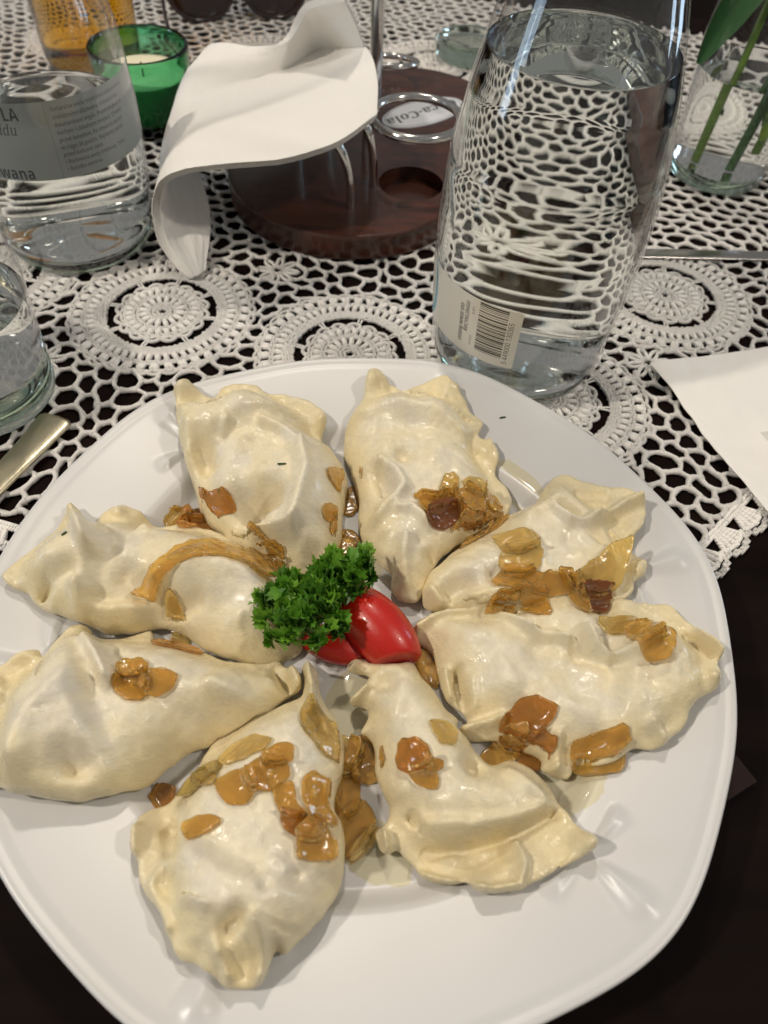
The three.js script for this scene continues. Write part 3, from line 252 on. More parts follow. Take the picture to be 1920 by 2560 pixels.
const ONIONS=[[22,1,2.4,0,"rounded amber onion piece at the plate end of the heap by the dimpled dumpling",[[-76.0,-30.6],[-74.0,-36.0],[-69.6,-37.3],[-67.7,-34.8],[-69.5,-30.6],[-71.2,-27.6],[-74.4,-27.8]]],[22,2,2.4,0,"short brown onion piece between the rounded amber piece and the dimpled dumpling",[[-69.9,-36.4],[-64.9,-37.5],[-59.6,-34.4],[-60.6,-32.6],[-67.0,-32.0]]],[24,2,2.4,0,"broad brown onion strip lying along the foot of the dimpled dumpling",[[-69.1,-28.0],[-64.7,-31.3],[-57.8,-31.4],[-51.5,-29.7],[-48.2,-27.1],[-49.7,-25.3],[-57.6,-25.7],[-64.1,-24.0],[-67.7,-24.2]]],[27,1,2.4,0,"long curved amber onion strip draped over the dumpling beside the parsley",[[-80.3,-2.3],[-79.9,-5.8],[-73.6,-9.9],[-69.3,-16.7],[-63.5,-21.4],[-55.1,-23.9],[-46.8,-22.9],[-40.7,-19.4],[-36.0,-15.7],[-38.3,-13.1],[-48.8,-15.4],[-58.7,-14.4],[-67.1,-10.5],[-72.3,-4.5],[-73.7,-2.1]]],[24,1,2.4,0,"amber onion piece touching the parsley at the end of the long curved strip",[[-41.8,-20.5],[-36.0,-18.5],[-29.6,-16.7],[-29.0,-12.7],[-33.3,-9.9],[-36.4,-12.0],[-39.8,-16.6]]],[18,1,2.4,0,"large amber onion piece leaning on the flank of the dimpled dumpling",[[-15.3,-53.3],[-11.7,-57.4],[-7.5,-60.4],[-4.9,-58.7],[-4.7,-50.5],[-7.4,-47.2],[-11.8,-48.0],[-15.0,-50.2]]],[18,1,2.4,0,"small amber onion sliver below the large piece on the dimpled dumpling",[[-16.6,-42.7],[-14.5,-45.9],[-10.7,-46.9],[-10.9,-43.8],[-15.4,-40.4]]],[8,1,2.4,0,"amber onion piece lying on the plate between dimpled and ragged-edged dumplings",[[-12.4,-33.6],[-8.8,-42.3],[-5.3,-42.0],[-3.1,-38.6],[-6.5,-32.4],[-10.2,-31.5]]],[24,1,2.4,0,"thin pointed amber onion sliver at the inner edge of the darkest heap",[[18.9,-51.2],[22.2,-54.9],[28.5,-54.3],[30.0,-52.3],[26.2,-50.0],[21.3,-50.2]]],[24,0,2.4,0,"pale golden rounded onion lobe sticking out of the darkest heap",[[28.9,-57.8],[30.9,-62.4],[33.3,-63.6],[35.5,-61.0],[34.8,-56.5],[31.9,-53.1],[29.5,-53.4]]],[24,0,2.4,0,"pale golden square onion piece at the plate rim side of the darkest heap",[[38.2,-59.3],[40.7,-61.5],[46.6,-63.3],[47.0,-57.6],[43.1,-54.8],[39.2,-55.6]]],[24,1,2.4,0,"wide amber onion slice just behind the dark browned chunk",[[21.4,-49.6],[27.1,-50.1],[32.9,-52.5],[36.7,-50.4],[31.9,-47.0],[25.8,-44.0],[22.0,-43.0]]],[24,1,2.4,0,"amber onion slice in the middle of the darkest heap",[[33.8,-52.6],[40.6,-55.1],[46.4,-52.6],[45.3,-46.4],[41.5,-43.7],[36.7,-46.8]]],[26,3,2.4,0,"dark browned onion chunk, almost black, in the heap on the ragged-edged dumpling",[[24.3,-38.8],[25.6,-43.0],[30.8,-45.9],[33.6,-46.2],[36.5,-42.9],[34.1,-39.7],[29.9,-36.4],[26.2,-36.6]]],[24,2,2.4,0,"brown onion slice lying beside the dark browned chunk",[[36.7,-43.8],[41.5,-44.3],[46.2,-41.7],[45.6,-39.4],[40.4,-37.1],[37.2,-39.1]]],[18,1,2.4,0,"amber onion piece with a bright glint at the outer end of the darkest heap",[[48.8,-50.7],[54.6,-50.0],[55.4,-46.5],[51.9,-42.0],[48.5,-40.5],[47.2,-45.1]]],[20,1,2.4,0,"small amber onion slice above the glinting outer piece of the darkest heap",[[47.1,-57.1],[52.0,-56.3],[53.8,-52.1],[49.9,-49.3],[46.5,-50.8]]],[16,1,2.4,0,"amber oblong onion piece slipping off the ragged-edged dumpling onto its neighbour",[[35.3,-37.7],[39.7,-42.9],[48.0,-46.0],[48.4,-41.3],[43.5,-36.7],[38.2,-32.8],[35.8,-34.3]]],[25,0,2.4,0,"pale golden square onion slice highest on the dumpling with folded-over corner",[[50.4,-35.0],[55.5,-36.4],[62.8,-37.1],[66.3,-34.3],[65.2,-29.8],[59.4,-27.5],[53.7,-27.9],[51.7,-31.2]]],[25,0,2.4,0,"pale golden onion slice adjoining the highest square slice on the folded-corner dumpling",[[53.7,-27.9],[60.9,-29.4],[66.6,-28.2],[64.7,-21.2],[58.9,-17.4],[53.3,-18.5],[52.1,-23.5]]],[25,1,2.4,0,"long amber onion strip lying across the dumpling with the folded-over corner",[[49.7,-14.9],[54.7,-17.8],[62.3,-16.5],[72.7,-16.2],[75.2,-12.3],[69.5,-10.2],[59.9,-11.0],[51.7,-11.9]]],[26,0,2.4,1,"pale golden pointed onion shard standing upright on the folded-corner dumpling",[[78.0,-16.0],[85.7,-22.5],[93.4,-28.2],[98.8,-31.3],[97.2,-24.3],[93.8,-15.0],[90.1,-13.0],[83.1,-11.6],[79.1,-12.9]]],[22,3,2.4,0,"dark browned onion piece at the foot of the upright shard",[[80.9,-14.2],[87.5,-16.9],[92.7,-15.7],[91.5,-9.1],[86.7,-9.5],[82.8,-11.6]]],[24,1,2.4,0,"amber onion piece at the crease of folded-corner and broad flat dumplings, nearest the tomato",[[46.8,-4.1],[51.7,-8.5],[57.2,-8.2],[55.6,-4.1],[50.1,-2.1]]],[25,1,2.4,0,"amber onion tongue hanging from the long strip onto the broad flat dumpling",[[57.7,-8.4],[63.9,-8.9],[67.7,-5.3],[67.4,-0.7],[63.4,-1.1],[59.6,-4.6]]],[25,1,2.4,0,"narrow amber onion strip running from the long strip towards the dark piece",[[72.8,-17.0],[77.0,-17.8],[79.3,-12.7],[84.9,-6.8],[82.7,-5.9],[77.7,-10.1]]],[22,0,2.4,0,"pale golden thin onion slice in the fold of the broad flat dumpling",[[88.8,-4.2],[94.2,-3.9],[99.6,-2.8],[99.6,1.8],[95.1,5.1],[90.0,2.6],[87.8,-1.0]]],[24,1,4,0,"thick amber onion cube at the outer edge of the broad flat dumpling",[[99.7,-3.6],[105.9,-4.2],[114.3,-1.4],[113.0,3.9],[109.7,9.3],[104.3,9.8],[102.4,5.6],[100.3,1.3]]],[20,2,3.2,0,"large brown onion piece on the inner side of the broad flat dumpling",[[51.3,38.1],[56.6,31.9],[60.5,30.6],[67.3,33.0],[65.7,37.0],[59.8,42.6],[54.3,41.7]]],[16,1,2.4,0,"amber onion piece in the gap below the large brown piece",[[44.9,47.9],[50.0,43.7],[55.6,42.7],[56.7,46.4],[52.2,51.0],[46.7,51.4]]],[16,2,2.4,0,"small brown onion piece under the large brown piece on the broad flat dumpling",[[56.7,45.7],[62.4,44.1],[65.9,46.9],[61.9,51.5],[57.1,50.0]]],[18,1,2.4,0,"flat rectangular amber onion slice at the ruffled lower edge of the broad dumpling",[[75.0,43.2],[80.8,40.8],[89.1,39.2],[90.8,45.1],[88.4,49.5],[78.6,50.3],[75.8,47.5]]],[12,1,2.4,0,"amber onion piece wedged between the tomato and the broad flat dumpling",[[22.5,11.3],[25.9,11.0],[28.7,16.7],[29.5,23.1],[26.2,21.9],[23.4,17.9]]],[26,2,3.2,0,"thick brown onion piece on the dumpling with the wide squared flap",[[16.9,54.6],[17.7,49.3],[22.3,49.0],[25.5,52.4],[25.6,57.5],[21.6,58.3],[18.0,56.5]]],[26,1,2.4,0,"tiny amber onion sliver touching the thick brown piece on the squared-flap dumpling",[[25.0,54.0],[30.1,54.6],[30.2,56.6],[25.6,58.0]]],[26,1,2.4,0,"amber triangular onion piece below the thick brown one on the squared-flap dumpling",[[20.6,58.8],[25.6,58.0],[28.7,59.7],[28.5,62.4],[24.2,61.5]]],[25,0,2.4,0,"pale golden small onion slice alone on the back of the squared-flap dumpling",[[27.4,41.8],[31.7,41.4],[35.4,43.9],[33.8,48.3],[30.2,48.5],[28.0,45.0]]],[26,0,2.4,0,"pale golden ribbed onion slice just below the thin upright dumpling tip",[[-13.4,44.3],[-11.1,41.9],[-4.4,45.2],[3.6,47.3],[4.2,49.3],[1.3,56.8],[-6.0,55.3],[-12.3,49.0]]],[18,1,2.4,0,"amber onion piece in the gap beside the pale ribbed slice",[[2.7,47.6],[5.8,46.3],[9.9,51.9],[11.2,56.5],[9.4,59.7],[3.6,59.1],[1.2,55.1]]],[28,1,2.4,0,"narrow amber onion piece on the inner side of the largest heap",[[-19.2,67.8],[-14.7,65.0],[-12.9,71.1],[-9.7,73.6],[-13.4,74.8],[-16.4,73.7]]],[28,1,3.5,0,"large thick glossy amber onion chunk in the middle of the largest heap",[[-10.7,65.7],[-8.5,63.1],[-2.5,64.1],[-0.2,67.8],[-0.4,74.8],[-5.7,75.2],[-9.5,70.8]]],[22,1,2.4,0,"amber onion piece at the gap side of the large thick chunk",[[-0.6,63.1],[4.1,59.3],[5.5,64.2],[5.4,69.0],[2.2,72.1],[-0.5,69.5]]],[28,2,2.4,0,"brown onion slice in the lower inner part of the largest heap",[[-15.7,75.0],[-10.6,74.2],[-7.1,75.3],[-5.2,79.6],[-8.8,80.3],[-13.8,78.5]]],[28,1,3.5,0,"thick square-ended amber onion piece at the bottom of the largest heap",[[-9.9,79.5],[-6.1,75.2],[-2.4,78.6],[-0.3,80.6],[0.0,84.1],[-5.0,85.3],[-9.3,85.6]]],[14,1,2.4,0,"large amber onion piece on the plate between upright-tipped and squared-flap dumplings",[[1.6,70.1],[6.8,65.2],[10.8,71.3],[8.2,76.8],[5.6,81.1],[3.0,80.4],[1.5,74.9]]],[12,0,2.4,0,"pale golden onion edge lying on the plate against the large amber piece",[[6.2,76.4],[10.9,71.8],[12.5,72.6],[8.4,79.1],[5.1,81.6],[4.5,79.8]]],[22,0,2.4,0,"pale golden oblong onion slice tucked under the largest smooth dumpling",[[-38.8,56.4],[-35.4,52.5],[-29.6,49.9],[-24.7,51.1],[-25.3,53.8],[-30.5,56.8],[-36.5,57.8]]],[26,1,2.4,0,"amber onion piece beside the pale oblong slice on the upright-tipped dumpling",[[-24.5,56.7],[-21.5,53.4],[-16.9,53.0],[-16.4,57.1],[-19.7,58.4],[-23.1,59.6]]],[27,1,2.4,0,"wide amber onion slice in the row across the upright-tipped dumpling",[[-29.0,62.4],[-25.6,59.1],[-18.1,58.6],[-17.1,62.5],[-21.9,66.7],[-26.3,67.0]]],[26,1,2.4,0,"large amber onion slice at the row's middle on the upright-tipped dumpling",[[-37.0,65.6],[-33.0,62.9],[-28.1,62.5],[-25.4,66.7],[-27.7,70.7],[-32.4,71.5],[-35.9,68.4]]],[22,0,2.4,0,"pale golden small onion slice ending the row on the upright-tipped dumpling",[[-46.1,63.0],[-43.4,61.3],[-38.9,63.5],[-37.4,66.4],[-40.8,66.6],[-44.6,65.4]]],[26,1,2.4,0,"small lone amber onion chip on the bare shoulder of the upright-tipped dumpling",[[-44.9,78.6],[-42.0,76.6],[-37.4,75.8],[-34.4,77.6],[-37.6,79.7],[-41.5,82.2]]],[14,2,2.4,0,"brown onion piece on the plate under the edge of the largest smooth dumpling",[[-59.0,68.6],[-56.9,64.4],[-52.5,65.6],[-52.8,68.6],[-54.6,71.9],[-57.6,69.9]]],[16,4,2.4,0,"olive gold onion petal shaded under the largest smooth dumpling",[[-51.6,65.6],[-49.4,61.9],[-45.1,58.0],[-40.5,57.1],[-39.9,60.2],[-43.4,63.5],[-47.4,66.3]]],[26,1,2.4,0,"amber onion piece forming the lower half of the trio on the smooth dumpling",[[-74.6,39.8],[-74.5,36.0],[-69.0,34.3],[-66.2,35.9],[-66.5,41.6],[-70.3,42.6]]],[26,1,2.4,0,"broad amber onion slice of the trio on the smooth dumpling",[[-67.4,33.5],[-62.4,31.8],[-57.2,33.3],[-58.2,36.6],[-62.3,39.4],[-66.8,37.9]]],[28,1,4,0,"small thick onion cube of the trio on the smooth dumpling",[[-75.4,31.2],[-69.1,30.0],[-66.8,31.8],[-68.5,34.5],[-72.4,35.5],[-75.0,33.7]]],[16,2,2.4,0,"thin brown onion strip in the seam between the two stacked dumplings",[[-69.6,17.9],[-64.3,16.1],[-56.8,17.6],[-53.2,19.4],[-60.9,19.3],[-67.4,19.2]]],[18,0,2.4,0,"pale golden pointed onion sliver hanging over the seam of the stacked dumplings",[[-64.2,12.1],[-62.9,9.0],[-59.7,11.7],[-58.5,17.3],[-60.1,21.7],[-62.4,19.8]]]];

const HN = 640, HS = 0.0005, HO = -0.16, HM = new Float32Array(HN * HN);
for (let k = 0; k < HN; k++) for (let i = 0; i < HN; i++) { const x = HO + i * HS, z = HO + k * HS, r = Math.hypot(x, z); HM[i + k * HN] = r < 0.134 ? plateY(r, Math.atan2(z, x)) : -0.002; }
function ground(x, z) { const u = clamp((x - HO) / HS, 0, HN - 1.01), v = clamp((z - HO) / HS, 0, HN - 1.01), i = Math.floor(u), k = Math.floor(v), a = u - i, b = v - k, q = i + k * HN; return lerp(lerp(HM[q], HM[q + 1], a), lerp(HM[q + HN], HM[q + HN + 1], a), b); }
function raise(lo, n, h, top) { // write a new top into the height map
  const x1 = lo[0] + n[0] * h, z1 = lo[2] + n[2] * h;
  for (let k = Math.max(0, Math.floor((lo[2] - HO) / HS)); k < Math.min(HN, (z1 - HO) / HS); k++) for (let i = Math.max(0, Math.floor((lo[0] - HO) / HS)); i < Math.min(HN, (x1 - HO) / HS); i++) { const y = top(HO + i * HS, HO + k * HS); if (y > HM[i + k * HN]) HM[i + k * HN] = y; }
}
const bounds = (P, m) => { const xs = P.map((p) => p[0]), zs = P.map((p) => p[1]); return [Math.min(...xs) - m, Math.max(...xs) + m, Math.min(...zs) - m, Math.max(...zs) + m]; };
const DL = {
  P1: 'plump dumpling with one deep round dimple beside the flat ragged-edged one',
  P2: 'flat ragged-edged dumpling carrying the darkest browned onion heap, next to the barcode bottle',
  P3: 'dumpling with a folded-over corner and an upright onion shard, tucked under the broad flat one',
  P4: 'broad flat dumpling touching the tomato, with three onion pieces along its ruffled outer edge',
  P5: 'dumpling with a wide squared flap and two small onion pieces on its back',
  P6: 'plump dumpling with a thin upright tip, half covered by the largest heap of onion',
  P7: 'largest smooth dumpling with three onion pieces on top, overhanging the plate rim',
  P8: 'dumpling with a long curved strip of fried onion, under the parsley sprig',
};
for (const d of DUMPLINGS) {
  const out = round2(d.outline, 240), bel = round2(d.belly, 120), od = polyDist(out), bd = polyDist(bel), T = d.T / 1000, H = d.H / 1000, W = d.W / 1000, S = d.strokes.map(([P, w, a]) => [P.map(([x, z]) => [x / 1000, z / 1000]), w / 1000, a / 1000]);
  const [x0, x1, z0, z1] = bounds(out, 0.004), h = 0.0007, sd = d.id.charCodeAt(1) * 17;
  // belly height: a dome over the filled part, relaxed so that it has no creases
  const bw = Math.ceil((x1 - x0) / 0.001) + 1, bh = Math.ceil((z1 - z0) / 0.001) + 1; let B = new Float32Array(bw * bh);
  for (let k = 0; k < bh; k++) for (let i = 0; i < bw; i++) { const t = clamp((bd(x0 + i * 0.001, z0 + k * 0.001) + 0.003) / (W * 1.25), 0, 1); B[i + k * bw] = 1 - (1 - t) ** 2.2; }
  for (let pass = 0; pass < 3; pass++) for (const [si, sk] of [[1, 0], [0, 1]]) { const C = new Float32Array(bw * bh); for (let k = 0; k < bh; k++) for (let i = 0; i < bw; i++) { let a = 0; for (let q = -2; q <= 2; q++) a += B[clamp(i + q * si, 0, bw - 1) + clamp(k + q * sk, 0, bh - 1) * bw]; C[i + k * bw] = a / 5; } B = C; }
  const domeAt = (x, z) => { const u = clamp((x - x0) / 0.001, 0, bw - 1.01), v = clamp((z - z0) / 0.001, 0, bh - 1.01), i = Math.floor(u), k = Math.floor(v), q = i + k * bw; return lerp(lerp(B[q], B[q + 1], u - i), lerp(B[q + bw], B[q + bw + 1], u - i), v - k); };
  const col = (x, z) => {
    const wob = 0.0009 * (noise(x * 260, z * 260, sd) - 0.5) + 0.0016 * (noise(x * 90, z * 90, sd + 1) - 0.5);
    const e = od(x, z) + wob, b = bd(x, z), dome = domeAt(x, z);
    let up = T * (0.75 + 0.5 * noise(x * 120, z * 120, sd + 2)) + H * dome;
    for (const [P, w, a] of S) { const q = segDist(x, z, P) / (w * 0.85); if (q < 2.6) up += (a < 0 ? 1.7 : 1.5) * a * Math.exp(-q * q); }
    up += 0.0022 * (fbm(x * 75, z * 75, sd + 3, 3) - 0.5) + 0.0006 * (noise(x * 420, z * 420, sd + 4) - 0.5);
    const g = ground(x, z), base = FLOOR + (Math.hypot(x, z) > 0.088 ? plateY(Math.hypot(x, z), Math.atan2(z, x)) - FLOOR : 0);
    const lift = 0.0035 * noise(x * 45, z * 45, sd + 5) * smooth(0.014, 0.0, e) * (1 - smooth(0, 0.008, b));
    const bot = Math.max(g + 0.0002, base + lift + 0.0002), top = Math.max(base + lift + Math.max(up, 0.0022), g + 0.0026 + 0.25 * Math.max(0, up - (g - base)));
    return { e, top, bot, b };
  };
  const yl = -0.002, yh = 0.052, n = [Math.ceil((x1 - x0) / h), Math.ceil((yh - yl) / h), Math.ceil((z1 - z0) / h)], lo = [x0, yl, z0];
  const g = surfaceNets(lo, n, h, (x, z) => { const { e, top, bot } = col(x, z); return (y) => smax(smax((y - top) * 0.8, (bot - y) * 0.8, 0.0012), -e, 0.0028); });
  const p = g.attributes.position, c = new Float32Array(p.count * 3);
  for (let i = 0; i < p.count; i++) { // thin sealed edge dough is yellower than the filled belly
    const x = p.getX(i), z = p.getZ(i), t = smooth(-0.002, 0.012, bd(x, z)), s = smooth(0.42, 0.6, fbm(x * 55, z * 55, sd + 9, 3)), k = clamp(t * (0.55 + 0.45 * s), 0, 1);
    c[i * 3] = lerp(0.765, 0.785, k); c[i * 3 + 1] = lerp(0.66, 0.715, k); c[i * 3 + 2] = lerp(0.42, 0.555, k);
  }
  g.setAttribute('color', new THREE.BufferAttribute(c, 3));
  one('dumpling', g, M.dough, DL[d.id], 'dumpling', 'dumplings on the plate');
  raise(lo, n, h, (x, z) => { const { e, top } = col(x, z); return e > 0.0012 ? top : -1; });
}

// ---------------------------------------------------------------- films of melted butter on the plate
{
  const film = new THREE.MeshPhysicalMaterial({ color: new THREE.Color().setRGB(0.99, 0.965, 0.84), transmission: 1, thickness: 0, roughness: 0.06, ior: 1.46 });
  [[0.064, -0.070, 0.014, 0.006, 0.9, 'thin yellow butter film beside the ragged-edged dumpling on the plate rim side'], [0.070, 0.057, 0.018, 0.009, -0.5, 'thin yellow butter film between broad flat dumpling and squared flap'], [0.012, 0.078, 0.013, 0.009, 0.6, 'thin yellow butter film beside the foot of the upright-tipped dumpling'], [0.001, 0.028, 0.010, 0.012, 0.2, 'thin yellow butter film on the bare plate below the tomato'], [-0.001, -0.030, 0.009, 0.011, 0.1, 'thin yellow butter film behind the parsley sprig']].forEach(([cx, cz, a, b, turn, lab], k) => {
    const ca = Math.cos(turn), sa = Math.sin(turn), R = Math.max(a, b) * 1.4, h = 0.0005, x0 = cx - R, z0 = cz - R, n = Math.ceil(2 * R / h);
    const P = [], I = [], U = [], id = new Map(), E = (x, z) => { const u = ((x - cx) * ca + (z - cz) * sa) / a, v = (-(x - cx) * sa + (z - cz) * ca) / b; return 1 - Math.hypot(u, v) + 0.7 * (fbm(x * 90, z * 90, 200 + k, 3) - 0.5); };
    const put = (i, j) => { const q = i + j * 1000; if (!id.has(q)) { const x = x0 + i * h, z = z0 + j * h; id.set(q, P.length / 3); P.push(x, plateY(Math.hypot(x, z), Math.atan2(z, x)) + 0.0001 + 0.0007 * Math.sqrt(clamp(E(x, z) * 1.6, 0, 1)), z); U.push(x, z); } return id.get(q); };
    for (let j = 0; j < n; j++) for (let i = 0; i < n; i++) { const x = x0 + (i + 0.5) * h, z = z0 + (j + 0.5) * h; if (E(x, z) < 0.02 || ground(x, z) > plateY(Math.hypot(x, z), Math.atan2(z, x)) + 0.004) continue; const q = put(i, j), w = put(i + 1, j), e = put(i, j + 1), r = put(i + 1, j + 1); I.push(q, e, w, w, e, r); }
    if (!I.length) return;
    const g = new THREE.BufferGeometry(); g.setAttribute('position', new THREE.Float32BufferAttribute(P, 3)); g.setAttribute('uv', new THREE.Float32BufferAttribute(U, 2)); g.setIndex(I); g.computeVertexNormals();
    one('butter_film', g, film, lab, 'butter', 'melted butter on the plate');
  });
}

// ---------------------------------------------------------------- fried onion pieces
const onionTone = [[0.93, 0.72, 0.28], [0.89, 0.59, 0.155], [0.76, 0.41, 0.09], [0.42, 0.17, 0.05], [0.74, 0.58, 0.18]];
const onionMat = onionTone.map((c) => new THREE.MeshPhysicalMaterial({ color: new THREE.Color().setRGB(...c), transmission: 0.8, thickness: 0.002, ior: 1.34, roughness: 0.1, clearcoat: 1, clearcoatRoughness: 0.03, bumpMap: texFine, bumpScale: 0.00012 }));
ONIONS.forEach(([yr, tone, tk, stand, lab, poly], k) => {
  let out = []; poly.forEach(([x, z], i) => { const [a, b] = poly[(i + 1) % poly.length]; for (const t of [0.14, 0.5, 0.86]) out.push([lerp(x, a, t) / 1000, lerp(z, b, t) / 1000]); });
  const cx = out.reduce((s, p) => s + p[0], 0) / out.length, cz = out.reduce((s, p) => s + p[1], 0) / out.length;
  // slide along the line of sight until the piece lies on what is below it
  const c = camera.position; let px = cx, pz = cz;
  const f = (y) => { const t = (y - yr / 1000) / (c.y - yr / 1000); return [cx + (c.x - cx) * t, cz + (c.z - cz) * t]; };
  let yb = 0.05; for (; yb > 0.006; yb -= 0.0004) { const [x, z] = f(yb); if (ground(x, z) >= yb) break; }
  [px, pz] = f(yb + 0.001); const sc = (c.y - yb) / (c.y - yr / 1000);
  out = out.map(([x, z]) => [px + (x - cx) * sc * 1.13, pz + (z - cz) * sc * 1.13]);
  const od = polyDist(out), [x0, x1, z0, z1] = bounds(out, 0.002), h = 0.00042, T = tk / 1000 * 0.52, ang = hash(k, 5) * 3.1, ca = Math.cos(ang), sa = Math.sin(ang), bend = rr(-1, 1);
  const gm = ground(px, pz);
  const col = (x, z) => { // a curved slice that follows what it lies on, but stiffly
    const u = (x - px) * ca + (z - pz) * sa, v = -(x - px) * sa + (z - pz) * ca, g = ground(x, z);
    const flat = gm + (stand ? 1.0 * (x - px) - 0.5 * (z - pz) + 0.004 : bend * 7 * u * u);
    const gx = (ground(x + 0.001, z) - ground(x - 0.001, z)) * 500, gz = (ground(x, z + 0.001) - ground(x, z - 0.001)) * 500, sl = Math.min(2.0, Math.hypot(1, gx, gz)), bot = Math.max(g + 0.0002 * sl * sl, Math.min(lerp(g, flat, 0.4), g + (stand ? 0.02 : 0.0035))); const top = bot + T * sl * (0.85 + 0.2 * noise(x * 220, z * 220, k)) + 0.00005 * Math.sin(v * 3200 + 2 * noise(u * 200, v * 200, k)) + 0.00012 * (noise(x * 500, z * 500, k + 40) - 0.5);
    return { e: od(x, z) + 0.0006 + 0.0007 * (noise(x * 500, z * 500, k) - 0.5), bot, top };
  };
  let lo = 1, hi = 0; for (let z = z0; z < z1; z += 0.001) for (let x = x0; x < x1; x += 0.001) if (od(x, z) > -0.001) { const q = col(x, z); lo = Math.min(lo, q.bot); hi = Math.max(hi, q.top); }
  const n = [Math.ceil((x1 - x0) / h), Math.ceil((hi - lo + 0.004) / h), Math.ceil((z1 - z0) / h)], L = [x0, lo - 0.002, z0];
  const g = surfaceNets(L, n, h, (x, z) => { const { e, top, bot } = col(x, z); return (y) => smax(smax((y - top) * 0.8, (bot - y) * 0.8, 0.0005), -e, 0.0006); });
  one('onion_piece', g, onionMat[tone], lab, 'onion', 'fried onion pieces on the plate');
  raise(L, n, h, (x, z) => { const { e, top } = col(x, z); return e > 0.0004 ? top : -1; });
});

